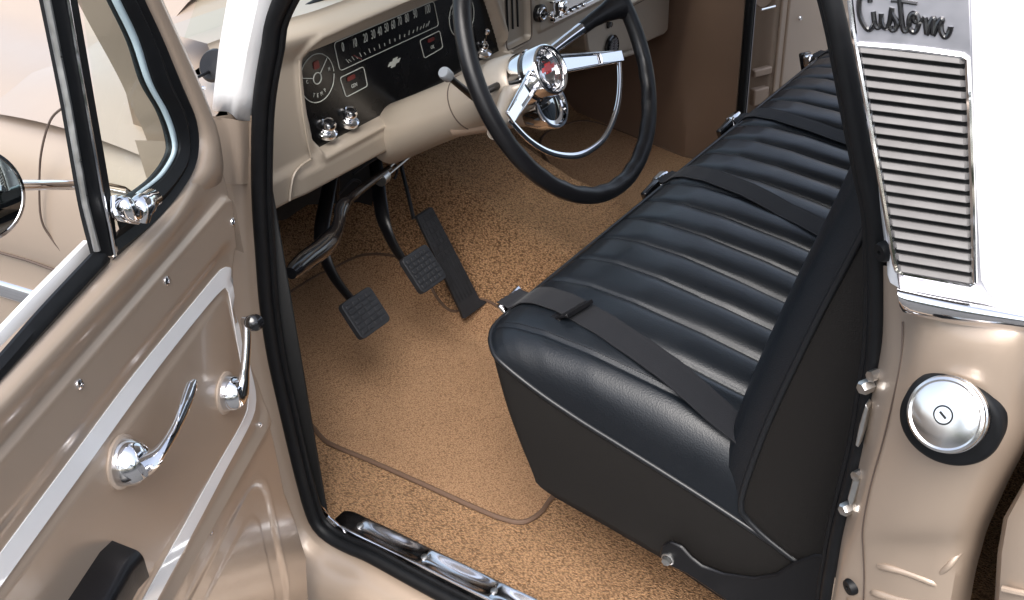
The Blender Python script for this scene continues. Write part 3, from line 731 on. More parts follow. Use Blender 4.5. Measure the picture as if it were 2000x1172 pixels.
k.tube([WP(.128, 10, -.0385), WP(.15, 10, -.030), WP(.17, 9.5, -.020), WP(.187, 9, -.009), WP(.200, 8.5, 0)], [(.0105, .008), (.0115, .009), (.014, .010), (.019, .011), (.028, .011)], 14, up=tuple(e2))
obj('spoke_root', k, BLKP, wheel)
# hub rings
k = MB()
k.lathe(HC, wn, [(-.082, .0), (-.082, .036), (-.079, .0395), (-.074, .040), (-.058, .0395), (-.056, .037)], 56)
k.lathe(HC, wn, [(-.050, .037), (-.048, .0390), (-.030, .0380), (-.0265, .0368), (-.025, .0345), (-.027, .032), (-.031, .031)], 56)
hub = obj('wheel_hub', k, CHR, wheel)
k = MB(); k.lathe(HC, wn, [(-.057, .0), (-.057, .0372), (-.049, .0372), (-.049, .0)], 48)
obj('hub_gap', k, GLOSSB, wheel)
k = MB(); k.lathe(HC, wn, [(-.033, .0315), (-.036, .028), (-.034, .0265), (-.040, .022), (-.037, .020), (-.043, .010), (-.043, 0)], 48)
obj('horn_button', k, CHR, wheel, 'dished horn button with red emblem')
k = MB()
bt = [HC + e1 * (x) + e2 * z + wn * -.032 for x, z in bowtie(-.002, .003, .032, .015, .004)]
k.prism(bt, wn * .004); obj('emblem', k, REDE, wheel, bev=.0006)
k = MB(); k.lathe(HC, wn, [(-.031, .0325), (-.0275, .029), (-.024, .022), (-.022, .012), (-.0215, 0)], 48)
obj('button_lens', k, LENS, wheel)
# horn ring spokes: channel section
def channel(k, a0, r0, r1, h0, h1, w0, w1):
    A, B = WP(r0, a0, h0), WP(r1, a0, h1); t = (B - A).normalized(); s_ = (wn.cross(t)).normalized(); nn = t.cross(s_)
    for sg in (-1, 1):
        k.tube([A + s_ * sg * w0, A.lerp(B, .5) + s_ * sg * (w0 + w1) / 2, B + s_ * sg * w1], [(.0035, .0025)] * 3, 8, up=tuple(wn))
    k.prism([A + s_ * w0 - wn * .003, B + s_ * w1 - wn * .003, B - s_ * w1 - wn * .003, A - s_ * w0 - wn * .003], wn * .0015)
    E = B.lerp(A, .32); k.prism([E + s_ * w1 * 1.05, B + s_ * w1 * 1.15 + t * .004, B - s_ * w1 * 1.15 + t * .004, E - s_ * w1 * 1.05], wn * .0035)
k = MB(); channel(k, -14.5, .030, .166, -.040, -.018, .0125, .0072); channel(k, -165.5, .030, .150, -.040, -.018, .0125, .0072)
obj('horn_spoke', k, CHR, wheel, bev=.0006)
k = MB()
arc = [WP(.166 - .004 * sin(pi * i / 40) - .012 * (i / 40), -16 - 148 * i / 40, -.018) for i in range(41)]
arc = []
for i in range(41):
    a = -15 - 150 * i / 40; r_ = lerp1([0, .12, .3, .5, .7, .88, 1], [.165, .153, .143, .139, .142, .148, .152], i / 40)
    arc.append(WP(r_, a, -.019))
arc = cr([tuple(p) for p in arc[::4]], 60)
k.tube(arc, [(.0022, .0050)] * 60, 10, up=tuple(wn))
obj('horn_ring', k, CHR, wheel)
# round chrome gauge / cap on the column below the hub
dc = WC + wn * -.10 + e1 * .035 + e2 * -.075
dpx = atp(1076, 204, WC + wn * -.072, wn)
k = MB(); k.lathe(dpx, wn, [(-.045, .0), (-.045, .024), (-.022, .034), (-.004, .037), (0, .038), (.003, .037), (.003, .033), (-.002, .031), (-.004, 0)], 44)
gau = obj('column_gauge', k, CHR, T, 'round chrome bezel clamped below the steering hub')
k = MB(); k.lathe(dpx, wn, [(-.0035, .030), (.0, .012), (.0, 0)], 30); obj('gauge_face', k, MIRR, gau)
k = MB(); hh = [dpx + (e1 * (.030 * cos(radians(a))) + e2 * (.030 * sin(radians(a)))) + wn * .0035 for a in range(20, 171, 10)]
k.prism(hh, wn * .002); obj('gauge_visor', k, GLOSSB, gau)
k = MB(); k.tube([dpx + wn * -.03, dpx + wn * -.16 + e1 * -.04 + e2 * .03], .022, 20); obj('gauge_bracket', k, BROWN, gau)
# turn signal lever
k = MB(); t0 = atp(925, 190, WC - wn * .09, wn); t1 = atp(872, 146, WC - wn * .07, wn); tin = WP(.03, 178, -.10)
k.tube([tin, t0, t1], [(.006, .006), (.0055, .0055), (.0045, .0045)], 10)
ts = obj('turn_signal_lever', k, BLKP, T, 'black turn signal lever with clear tip')
k = MB(); dr = (t1 - t0).normalized(); k.lathe(t1, dr, [(-.006, .0), (-.006, .0085), (.006, .009), (.009, .0075), (.0095, 0)], 20); obj('lever_tip', k, GREY, ts)

# ------------------------------------------------------------------ pedals
def pad(mb_pad, c, u, v, n, w, h, th=.012, taper=1.0, nu=5, nv=5, gap=.0022, mode='grid'):
    u, v, n = Vector(u).normalized(), Vector(v).normalized(), Vector(n).normalized()
    base = roundpoly([tuple(c + u * (a * w / 2 * (taper if b < 0 else 1)) + v * (b * h / 2)) for a, b in ((-1, -1), (1, -1), (1, 1), (-1, 1))], .010, 5)
    mb_pad.prism(base, n * th)
    for j in range(nv):
        for i in range(nu):
            a0, a1 = -w * .44 + (w * .88) * i / nu + gap / 2, -w * .44 + (w * .88) * (i + 1) / nu - gap / 2
            b0, b1 = -h * .42 + (h * .84) * j / nv + gap / 2, -h * .42 + (h * .84) * (j + 1) / nv - gap / 2
            tp = 1 if taper == 1 else lerp1([-.5, .5], [taper, 1], b0 / h)
            mb_pad.prism([tuple(c + n * th + u * a * tp + v * b) for a, b in ((a0, b0), (a1, b0), (a1, b1), (a0, b1))], n * .0022)
def pedal(name, px, py, Y, w, h, armpx, label, taper=1, rot=0, nu=5, nv=5):
    c = aY(px, py, Y); k = MB()
    n = Vector((0, -.80, .60)).normalized(); v = Vector((0, .60, .80)).normalized(); u = Vector((1, 0, 0))
    if rot:
        R = Matrix.Rotation(radians(rot), 3, n); u, v = R @ u, R @ v
    pad(k, c, u, v, n, w, h, taper=taper, nu=nu, nv=nv)
    arm = MB(); A = cr([tuple(aY(x, y, yy)) for x, y, yy in armpx], 30)
    arm.tube(A, [(.013, .006)] * 30, 10, up=(0, 1, .3))
    o = obj(name, arm, BLKP, T, label)
    obj('pedal_pad', k, PADR, o, bev=.0016)
pedal('clutch_pedal', 708, 614, .79, .075, .070, ((690, 590, .815), (655, 545, .84), (632, 495, .86), (628, 450, .88), (640, 380, .92), (655, 300, .95)), 'black clutch pedal with ribbed rubber pad', nu=4, nv=6, rot=0)
pedal('brake_pedal', 822, 528, .80, .072, .074, ((800, 522, .83), (775, 490, .85), (752, 440, .87), (742, 390, .90), (735, 330, .94), (725, 280, .97)), 'black brake pedal with square block rubber pad', nu=5, nv=6, rot=0)
# accelerator: long treadle
k = MB()
A0, A1 = aY(824, 413, .87), aY(915, 597, .795)
ax = (A1 - A0).normalized(); un = Vector((1, -.30, .22)); un = un - ax * un.dot(ax); un.normalize(); an = un.cross(ax); an = an if an.y < 0 else -an
L = (A1 - A0).length
k.prism(roundpoly([A0 - un * .019, A0 + un * .019, A1 + un * .024, A1 + un * .038 + ax * .014, A1 - un * .026 + ax * .014, A1 - un * .024], .004, 3), an * .010)
for j in range(9):
    for i in range(4):
        if j < 7: k.prism([tuple(A0 + ax * (.006 + j * .0135 + p) + un * (-.0165 + i * .0085 + q) + an * .010) for p, q in ((0, 0), (.0112, 0), (.0112, .0070), (0, .0070))], an * .0022)
for i in range(5):
    k.prism([tuple(A0 + ax * p + un * (-.0175 + i * .0076 + q) + an * .010) for p, q in ((.105, 0), (L * .9, 0), (L * .9, .0045), (.105, .0045))], an * .002)
acc = obj('accelerator_pedal', k, PADR, T, 'long ribbed black accelerator pedal', bev=.0008)
k = MB(); k.tube([tuple(aY(808, 428, .905)), tuple(aY(797, 380, .93)), tuple(aY(785, 330, .95)), tuple(aY(780, 280, .97))], .004, 8); obj('accelerator_rod', k, BLKP, T)
# parking brake handle
k = MB()
hb = cr([tuple(aY(x, y, yy)) for x, y, yy in ((568, 534, .70), (595, 510, .715), (625, 488, .73), (650, 462, .75), (662, 435, .77), (668, 405, .79), (690, 382, .81), (725, 355, .83), (760, 330, .85))], 60)
rad = [lerp1([0, .03, .12, .3, .42, .48, .55, .62, 1], [.009, .0125, .0150, .0160, .0105, .0095, .0120, .0080, .0065], i / 59) for i in range(60)]
k.tube(hb, rad, 14)
pb = obj('parking_brake_lever', k, GLOSSB, T, 'black parking brake pull handle under the dash')
k = MB(); k.tube([tuple(aY(742, 352, .84)), tuple(aY(752, 343, .845))], .012, 12); k.tube([tuple(aY(760, 340, .85)), tuple(aY(798, 308, .86)), tuple(aY(826, 284, .87))], .0022, 8)
k.tube([tuple(aY(757, 330, .86)), tuple(aY(790, 302, .87)), tuple(aY(822, 282, .88))], .002, 8); k.lathe(aY(824, 284, .87), (.7, -.5, .5), [(-.006, 0), (-.006, .005), (.006, .005), (.006, 0)], 10)
obj('brake_cable', k, STEEL, pb)
# black tunnel boot beyond the pedals
k = MB()
k.prism([tuple(aY(x, y, 1.08)) for x, y in ((600, 400), (700, 395), (745, 408), (770, 412), (830, 385), (850, 345), (872, 270), (885, 230), (700, 230), (560, 330), (500, 420), (500, 440), (560, 428))], (0, .2, 0))
obj('pedal_bracket', k, DARK, T)

# ------------------------------------------------------------------ bench seat
SX0, SX1, SYF = .10, 1.52, .41
PZy = [-.12, -.035, .03, .11, .195, .26, .31, .345, .37, .39, .41]; PZz = [.222, .248, .270, .294, .317, .335, .353, .368, .379, .385, .388]
def pz(y): return lerp1(PZy, PZz, y)
def yf(x):
    r_ = .075; e = min(x - SX0, SX1 - x)
    if e < r_: t = (r_ - e) / r_; return SYF - .060 * (1 - sqrt(max(0, 1 - t * t)))
    return SYF
def zi(d): return lerp1([0, .008, .02, .04, .08, .15, .25, .35, .45, .56], [.388, .398, .407, .414, .419, .416, .403, .384, .357, .32], d)
GR = [.142] + [.198 + .0725 * k_ for k_ in range(18)] + [1.475]
def ctop(x, y):
    d = yf(x) - y; e = min(1, max(0, min(x - SX0, SX1 - x) / .10))
    w = (1 - (1 - e) ** 2.4) ** (1 / 2.4)
    z = pz(y) + (max(zi(max(0, d)), pz(y)) - pz(y)) * w if e < 1 else zi(max(0, d))
    f = sst(.02, .12, d)
    g_ = 0; g2 = 0
    for q in range(len(GR)):
        dd = abs(x - GR[q])
        if dd < .04:
            dep = (.0042 + .0078 * sst(.02, .34, d)) if 0 < q < len(GR) - 1 else .0022
            g2 = max(g2, .0022 * exp(-(dd / .0028) ** 2)); g_ = max(g_, dep * exp(-(dd / (.0062 + .0050 * f)) ** 1.3))
    z -= g_ * (.35 + .65 * sst(0, .05, d)) + g2 * sst(0, .02, d)
    z += .0006 * sin(x * 23 + y * 9) * sin(y * 17)
    return z
k = MB(); nx, ny = 760, 64; rows = []
for i in range(nx + 1):
    x = SX0 + (SX1 - SX0) * i / nx
    # concentrate columns near the sides
    y1 = yf(x); rr = []
    for j in range(ny + 1):
        t = j / ny; d = (t ** 1.6) * (y1 + .12); y = y1 - d; rr.append((x, y, ctop(x, y)))
    rows.append(rr)
k.quadgrid(rows)
seat = obj('bench_seat', k, LEA, T, 'black pleated vinyl bench seat', ang=80)
# boundary path of piping (x,y,z)
bp = [(SX0, y, pz(y)) for y in [-.11 + .02 * i for i in range(23)] if y < .345]
for i in range(1, 14):
    x = SX0 + .075 * (1 - cos(pi / 2 * i / 13)) if i < 13 else SX0 + .075
    bp.append((x, yf(x), pz(yf(x)) if yf(x) < SYF - .001 else .388))
x = .20
while x < 1.43: bp.append((x, SYF, .388)); x += .03
for i in range(14): x = SX1 - .075 * (1 - sin(pi / 2 * i / 13)); x = min(x, SX1); bp.append((x, yf(min(x, SX1 - 1e-4)), pz(yf(min(x, SX1 - 1e-4)))))
bp += [(SX1, y, pz(y)) for y in [.33 - .02 * i for i in range(22)]]
bp = cr(bp[::3] + [bp[-1]], 320)
k = MB(); k.tube(bp, .0038, 10); obj('seat_piping', k, PIPE, seat)
botz = lambda y: lerp1([-.1, -.03, .045, .125, .208, .286, .327, .4], [.10, .115, .126, .150, .165, .178, .19, .19], y)
rows = []
for (x, y, z) in bp:
    col_ = []
    for q in range(13):
        t = q / 12
        cxx = (x - .8) ; fx = 1 if y < SYF - .03 else 0
        yb = y - (.075 * sst(.30, .41, y) * (t ** 1.2)); zb_ = z + (botz(min(y, .33)) - z) * t
        xb = x + (1 if x < .8 else -1) * .006 * t * 1
        bul = .006 * sin(pi * t)
        if y > .40: yb += bul
        else: xb -= bul * (1 if x < .8 else -1)
        col_.append((xb, yb, zb_ - (.003 if q == 0 else 0)))
    col_.append((xb + (.05 if x < .8 else -.05) * (1 if y < .40 else 0), yb - (.05 if y > .3 else 0), zb_ - .002))
    rows.append(col_)
k = MB(); k.quadgrid(rows); obj('seat_side', k, LEAS, seat, 'matte black side skirt of the cushion', ang=80)
# stitches beside the first pleat
k = MB()
for q in range(115):
    y = .385 - q * .0034
    for xx in (.1465,):
        z = ctop(xx, y); k.tube([(xx, y, z + .0008), (xx + .0004, y - .0020, ctop(xx, y - .002) + .0008)], .0006, 5)
obj('stitching', k, PIPE, seat)
# backrest
fl = [(-.07, .232), (-.035, .248), (-.005, .262), (.018, .279), (.027, .300), (.015, .38), (-.002, .458), (-.032, .572), (-.063, .678), (-.085, .76), (-.105, .80), (-.14, .815)]
FY = cr(fl, 44)
rows = []
BX0, BX1 = .10, 1.52
for i in range(150):
    t = i / 149; t2 = .5 - .5 * cos(pi * t) if False else t
    x = BX0 + (BX1 - BX0) * (t if 8 < i < 141 else t)
    e = min(1, min(x - BX0, BX1 - x) / .07); w = (1 - (1 - e) ** 2.3) ** (1 / 2.3)
    pleat = 0
    for gq in GR:
        dd = abs(x - gq)
        if dd < .03: pleat = max(pleat, .006 * exp(-(dd / .007) ** 1.3))
    rows.append([(x, y + (.046 * w - (pleat if .17 < x < 1.45 else 0)) * sst(.235, .30, z) * (1 if z < .79 else .5), z) for y, z in FY])
k = MB(); k.quadgrid(rows)
# finer start columns
back = obj('backrest', k, LEA, seat, 'black backrest of the bench seat', ang=80)
k = MB()
k.tube([(BX0 - .001, y, z) for y, z in FY], .004, 10)
obj('seat_piping', k, PIPE, seat)
rows = []
for y, z in FY:
    yb = lerp1([.19, .26, .4, .6, .8], [-.10, -.19, -.21, -.225, -.245], z)
    rows.append([(BX0 - .0005 - .008 * sin(pi * min(1, q / 8)) * (1 if 0 < q < 10 else 0), y + (yb - y) * q / 10, z + (.0 if z < .8 else 0)) for q in range(11)])
rows.insert(0, [(BX0 - .0005, -.072 - .05 * q / 10, .10) for q in range(11)])
k = MB(); k.quadgrid(rows)
k.quadgrid([[(BX0, -.25, .82), (BX1, -.25, .82)], [(BX0, -.13, .817), (BX1, -.13, .817)]])
obj('backrest_side', k, LEAS, seat, 'matte black side panel of the backrest', ang=80)
# seat frame strap and bolt
brk = [(1287, 1082), (1292, 1066), (1308, 1059), (1330, 1068), (1350, 1090), (1370, 1106), (1412, 1122), (1470, 1130), (1515, 1122), (1548, 1100), (1590, 1085), (1640, 1090), (1640, 1230), (1500, 1230), (1440, 1190), (1390, 1155), (1340, 1122), (1310, 1108), (1292, 1098)]
k = MB(); k.prism([tuple(aX(x, y, .088)) for x, y in brk], (.006, 0, 0))
bk = obj('seat_bracket', k, BLKP, seat, 'black hinge bracket at the lower rear corner', bev=.003)
k = MB(); pb_ = aX(1305, 1091, .088); k.lathe(pb_, (-1, 0, 0), [(0, .0085), (.002, .0085), (.003, .0065)], 24); k.lathe(pb_, (-1, 0, 0), [(.003, .0062), (.008, .0058), (.0085, .004), (.0085, 0)], 6)
obj('bracket_bolt', k, STEEL, seat)
k = MB(); k.box((.40, .0, .06), .09, .34, .14); k.box((1.30, .0, .06), .09, .40, .14); k.box((.85, -.02, .10), 1.1, .36, .08)
obj('seat_riser', k, LEAS, seat, bev=.01)

# ------------------------------------------------------------------ seat belts (loose straps, lie on the seat)
def belt(cl, w, label, drop, buckle=True):
    t = thing('seat_belt', label, 'seat belt', (cl[0][0], cl[0][1], .40), 'lap belts lying across the bench seat')
    C = cr(cl, 60); path_ = []
    for i, (x, y) in enumerate(C):
        if y < SYF - .004: z = max(ctop(x, y), ctop(x - .015, y), ctop(x + .015, y)) + .0022
        else: z = .392
        path_.append((x, y, z))
    path_ = [Vector(p) for p in path_]
    k = MB(); k.ribbon(path_, w, .0016, (1, 0, 0)); obj('webbing', k, WEB, t, ang=60)
    return t, path_
b1, p1 = belt([(.222, .432), (.217, .40), (.210, .35), (.198, .29), (.184, .232), (.165, .16), (.143, .09), (.135, .055), (.131, .022)], .046, 'black lap belt nearest the open driver door, silver buckle over the cushion corner', 0)
b2, p2 = belt([(.685, .425), (.678, .39), (.664, .33), (.640, .22), (.612, .11), (.59, .03)], .048, 'black lap belt across the middle of the seat, just behind the steering wheel rim', 0)
b3, p3 = belt([(1.00, .425), (.985, .39), (.965, .33), (.950, .25), (.945, .18), (.945, .03)], .048, 'black lap belt third from the driver door, in front of the far kick panel', 0)
b4, p4 = belt([(1.425, .425), (1.42, .39), (1.41, .33), (1.39, .22), (1.37, .12), (1.36, .03)], .048, 'farthest black lap belt, its square buckle against the open passenger door', 0)
def hang(t, x, dx=0):
    A = Vector((x, .425, .396)); dirv = Vector((dx, .35, -.85)).normalized(); sidev = Vector((1, 0, 0)); nn = dirv.cross(sidev)
    sidev = (sidev - dirv * sidev.dot(dirv)).normalized(); nn = sidev.cross(dirv)
    k = MB(); k.box(A + dirv * .008, .052, .020, .012, (sidev, dirv, nn)); k.box(A + dirv * .030, .046, .035, .007, (sidev, dirv, nn))
    bu = obj('buckle', k, CHR, t, bev=.0025)
    k = MB(); k.box(A + dirv * .048, .044, .050, .014, (sidev, dirv, nn)); obj('buckle_cover', k, GLOSSB, t, bev=.004)
def bar(t, P, u, v, n, L1, L2, h, m, name, bev=.002):
    k = MB(); k.box(P, L1, L2, h, (u, v, n)); return obj(name, k, m, t, bev=bev)
def pxbox(t, pa, pb, y, w, th, m, name):
    A, B = aY(*pa, y), aY(*pb, y); d = (B - A); L_ = d.length; d.normalize(); nn = Vector((0, -1, .35)).normalized(); nn = (nn - d * nn.dot(d)).normalized(); s_ = d.cross(nn)
    k = MB(); k.box((A + B) / 2, L_, w, th, (d, s_, nn)); return obj(name, k, m, t, bev=min(w, th) * .25)
for t, (qx, qy) in ((b2, (1292, 352)), (b3, (1434, 234))):
    sc_ = 1 if t is b2 else .86
    pxbox(t, (qx + 8 * sc_, qy - 10 * sc_), (qx - 10 * sc_, qy + 8 * sc_), .430, .020, .020, CHR, 'buckle')
    pxbox(t, (qx - 8 * sc_, qy + 6 * sc_), (qx - 34 * sc_, qy + 34 * sc_), .425, .017, .012, GLOSSB, 'buckle_cover')
    pxbox(t, (qx + 2 * sc_, qy + 11 * sc_), (qx - 24 * sc_, qy + 38 * sc_), .420, .006, .012, CHR, 'buckle_edge')
pxbox(b4, (1600, 115), (1576, 119), .43, .026, .02, CHR, 'buckle'); pxbox(b4, (1580, 117), (1568, 121), .445, .040, .016, GLOSSB, 'buckle_cover')
# near buckle: framed plate
k = MB(); A, B = aY(974, 598, .440), aY(1010, 560, .440); d = (B - A).normalized(); nn = Vector((-.25, -1, .9)).normalized(); nn = (nn - d * nn.dot(d)).normalized(); s_ = d.cross(nn)
if s_.z > 0: s_ = -s_
Cc = (A + B) / 2
k.box(Cc + s_ * .004, .046, .010, .012, (d, s_, nn)); k.box(Cc + s_ * .016 - nn * .004, .044, .020, .003, (d, s_, nn)); k.box(A + s_ * .014, .0025, .030, .006, (d, s_, nn))
obj('buckle', k, CHR, b1, bev=.0015)
k = MB(); k.box(Cc + s_ * .012 + nn * .004, .036, .012, .005, (d, s_, nn)); obj('buckle_face', k, WEB, b1, bev=.001)
P_ = Vector((.196, .318, ctop(.196, .318) + .004)); dv = (p1[20] - p1[10]).normalized(); sx = Vector((1, 0, 0)); sx = (sx - dv * sx.dot(dv)).normalized(); nz_ = sx.cross(dv); nz_ = nz_ if nz_.z > 0 else -nz_
k = MB(); k.box(P_, .052, .016, .004, (sx, dv, nz_)); tl = (dv * .9 + nz_ * .55).normalized(); k.box(P_ + dv * .010 + nz_ * .007, .052, .022, .003, (sx, tl, sx.cross(tl))); k.box(P_ + dv * .019 + nz_ * .012, .050, .003, .006, (sx, tl, sx.cross(tl)))
obj('adjuster', k, BLKP, b1, bev=.0008)

# ------------------------------------------------------------------ sill plate
k = MB(); ys = [.30 + .345 * i / 70 for i in range(71)]
def sillz(x, y):
    e = (x - .018) / .044       # 0..1 across
    rim = .012 * sst(.0, .18, e) * sst(1.0, .86, e)
    u = ((.602 - y) / .125); fr_ = u - math.floor(u)
    sc_ = (abs(sin(pi * fr_)) ** .7) if y < .602 else 0
    w_ = sst(.16, .5, e) * sst(.92, .58, e)
    return .006 + rim + .003 - .008 * w_ * sc_
rows = []
for y in [.645 - .76 * i / 240 for i in range(241)]:
    endr = .022 * (1 - sqrt(max(0, 1 - (max(0, y - .622) / .0235) ** 2)))
    rows.append([(.018 + endr * .6 + (.050 - endr * 1.2) * j / 26, y, sillz(.018 + .044 * j / 26, y)) for j in range(27)])
k.quadgrid(rows)
k.quadgrid([[(x, y, z) for x, y, z in [r_[0] for r_ in rows]], [(x - .003, y, 0.0) for x, y, z in [r_[0] for r_ in rows]]])
k.quadgrid([[r_[-1] for r_ in rows], [(r_[-1][0] + .002, r_[-1][1], -.003) for r_ in rows]])
sill = obj('sill_plate', k, SILLM, T, 'scalloped chrome sill plate along the door opening', ang=50)
for yy in (.602, .477, .352, .227):
    k = MB(); k.lathe((.043, yy, .0205), (0, 0, 1), [(0, .0055), (.0018, .005), (.0026, .003), (.0022, .0)], 16); k.box((.043, yy, .0225), .007, .0012, .0012); obj('sill_screw', k, STEEL, sill)
k = MB(); k.tube(cr([tuple(aX(x, y, .018)) for x, y in ((612, 962), (620, 985), (635, 1010), (652, 1026), (672, 1048))], 24), [(.008, .0025)] * 24, 10, up=(1, 0, 0))
obj('sill_corner_trim', k, CHR, T)
k = MB(); k.tube([(.014, .60 - .05 * i, .006) for i in range(15)], [(.003, .002)] * 15, 8); obj('sill_edge', k, ALU, sill)

# ------------------------------------------------------------------ louvred pillar trim
def aL(px, py, off=0):    # plane of the trim, leaning inboard toward the roof
    n_ = Vector((-1, -.12, .16)).normalized(); return atp(px, py, Vector((-.062, -.14, .72)) - n_ * -off, n_)
LN = Vector((-1, -.12, .16)).normalized()
k = MB()
bnd = [(1655, -30), (1664, 30), (1690, 170), (1718, 330), (1746, 500), (1752, 540), (1756, 566), (1840, 582), (1920, 596), (1990, 615), (1955, 595), (1930, 575), (1916, 548), (1908, 400), (1902, 250), (1899, 100), (1895, -30)]
k.prism([tuple(aL(x, y)) for x, y in bnd], -LN * .004)
trim = obj('louvred_trim', k, ALU, T, 'brushed aluminium louvred pillar trim with black script', bev=.0012)
# raised rim + dark bed + slats
k = MB(); k.prism([tuple(aL(x, y, .0004)) for x, y in ((1673, 92), (1886, 116), (1903, 545), (1752, 520))], LN * .0004); obj('louvre_bed', k, GLOSSB, trim)
k = MB()
lp = [(102 + 22.56 * i) for i in range(19)]
for i in range(20):
    yl = 102 + 22.56 * (i - 1) + 8; yr = yl + 25; yl2 = yl + 12.5; yr2 = yl2 + 0 + 25
    if i == 0: yl, yr, yl2, yr2 = 90, 113, 101, 125
    if i == 19: yl2, yr2 = yl + 11, yl + 36
    xl = lambda y: 1671 + (y - 92) * (80 / 416.); xr = lambda y: 1886 + (y - 125) * (15 / 410.)
    a, b, c, d = aL(xl(yl), yl, .0012), aL(xr(yr), yr, .0012), aL(xr(yr2), yr2, .0012), aL(xl(yl2), yl2, .0012)
    # wedge: top edge low, bulging to a lip at the lower edge
    rows = []
    for t, h in ((0, .0), (.04, .0022), (.3, .0026), (.6, .0032), (.88, .0040), (1.0, .0036), (1.02, .0), ):
        L0, L1 = a.lerp(d, t), b.lerp(c, t)
        rows.append([L0.lerp(L1, s_) + LN * (h * (1 if 0.02 < s_ < .98 else .2)) for s_ in (0, .02, .05, .5, .95, .98, 1)])
    k.quadgrid(rows)
obj('louvre_slats', k, SLAT, trim, ang=30)
k = MB()
k.tube([tuple(aL(x, y, .002)) for x, y in ((1660, 0), (1667, 60), (1672, 90), (1700, 240), (1728, 400), (1748, 515), (1752, 528), (1764, 534), (1830, 546), (1896, 558), (1903, 552), (1900, 400), (1893, 200), (1889, 116), (1880, 110), (1780, 96), (1676, 88))], [(.0022, .0022)] * 17, 8)
obj('trim_rim', k, CHR, trim)
# script
kk = MB()
def stroke(pts, r=1.0):
    P = cr([(1650 + x / 8., y / 8.) for x, y in pts], max(8, len(pts) * 7)); kk.tube([tuple(aL(x, y, .0012)) for x, y in P], [(.0015 * r, .0015 * r)] * len(P), 8)
stroke([(395, 40), (390, -10), (360, -50), (300, -70), (240, -30), (222, 60), (225, 180), (255, 300), (300, 390), (345, 450), (385, 465), (425, 430), (455, 380), (468, 330)], 1.25)
stroke([(445, 180), (452, 260), (462, 340), (485, 410), (520, 435), (555, 400), (568, 330), (570, 210), (572, 300), (590, 390), (630, 440), (670, 420), (700, 350), (715, 260), (730, 150), (735, 130), (735, 200), (760, 260), (800, 330), (812, 390), (790, 455), (745, 475), (715, 440), (712, 400)], 1.25)
stroke([(850, -40), (862, 60), (875, 200), (890, 330), (905, 430), (930, 485), (965, 480), (1000, 430), (1010, 350)], 1.3)
stroke([(720, 12), (850, 15), (1000, 40), (1130, 60)], .9)
stroke([(1120, 230), (1070, 205), (1025, 240), (1002, 330), (1010, 430), (1050, 495), (1100, 500), (1140, 430), (1150, 330), (1130, 245), (1095, 215), (1075, 290), (1100, 340), (1160, 340), (1215, 310), (1250, 270)], 1.2)
stroke([(1250, 275), (1262, 340), (1270, 450), (1285, 530), (1300, 470), (1330, 370), (1375, 290), (1392, 300), (1385, 400), (1385, 540), (1410, 470), (1450, 370), (1505, 300), (1518, 320), (1500, 400), (1510, 500), (1555, 575), (1600, 560), (1640, 480), (1655, 415)], 1.3)
obj('script_lettering', kk, GLOSSB, trim)
# belt moulding below
k = MB()
top = cr([(1752, 562), (1800, 574), (1880, 590), (1960, 604), (2060, 622), (2160, 640)], 30); bot = cr([(1757, 598), (1770, 612), (1850, 630), (1930, 642), (2040, 650), (2140, 655)], 30)
rows = []
for q in range(9):
    t = q / 8; h = .012 * sin(pi * (.12 + .8 * t)) ** .8; rows.append([tuple(aX(a[0] + (b[0] - a[0]) * t, a[1] + (b[1] - a[1]) * t, -.070 - h)) for a, b in zip(top, bot)])
rows.insert(0, [tuple(aX(a[0], a[1], -.05)) for a in top]); rows.append([tuple(aX(b[0], b[1], -.055)) for b in bot])
k.quadgrid(rows); obj('belt_moulding', k, CHR, T, 'chrome moulding under the louvred pillar trim', ang=70)
# rubber bumpers
def bumper(px, py, X, r_, L_, name='rubber_bumper'):
    p = aX(px, py, X); k = MB(); d = Vector((-.75, .6, -.1)).normalized()
    k.lathe(p, d, [(-.012, 0), (-.012, r_), (L_ - .003, r_), (L_, r_ * .85), (L_, .0022), (L_ - .004, .0018), (L_ - .004, 0)], 28); obj(name, k, BLKR, T)
bumper(1738, 488, -.012, .0085, .010); bumper(1672, 1142, -.018, .0085, .010)
# striker hardware
k = MB()
for px, py in ((1687, 757), (1650, 995)): 
    if k.v: obj('pillar_bolt', k, STEEL, T); k = MB()
    p = aX(px, py, -.016); k.lathe(p, (-1, .5, 0), [(-.008, 0), (-.008, .0065), (.002, .0065), (.004, .005), (.0045, 0)], 6)
for px, py in ((1702, 735), (1672, 930)):
    obj('pillar_bolt', k, STEEL, T); k = MB()
    p = aX(px, py, -.016); k.lathe(p, (-1, .5, 0), [(-.008, 0), (-.008, .005), (.002, .005), (.0025, 0)], 8)
obj('pillar_bolt', k, STEEL, T); k = MB()
k.prism([tuple(aX(x, y, -.018)) for x, y in ((1690, 790), (1696, 800), (1686, 845), (1676, 875), (1670, 870), (1678, 830))], (.012, 0, 0)); obj('door_striker', k, STEEL, T, bev=.001); k = MB()
k.prism([tuple(aX(x, y, -.018)) for x, y in ((1674, 930), (1680, 940), (1668, 980), (1660, 990), (1655, 975), (1664, 940))], (.012, 0, 0))
obj('door_striker', k, STEEL, T, 'zinc plated striker hardware on the rear pillar', bev=.001)

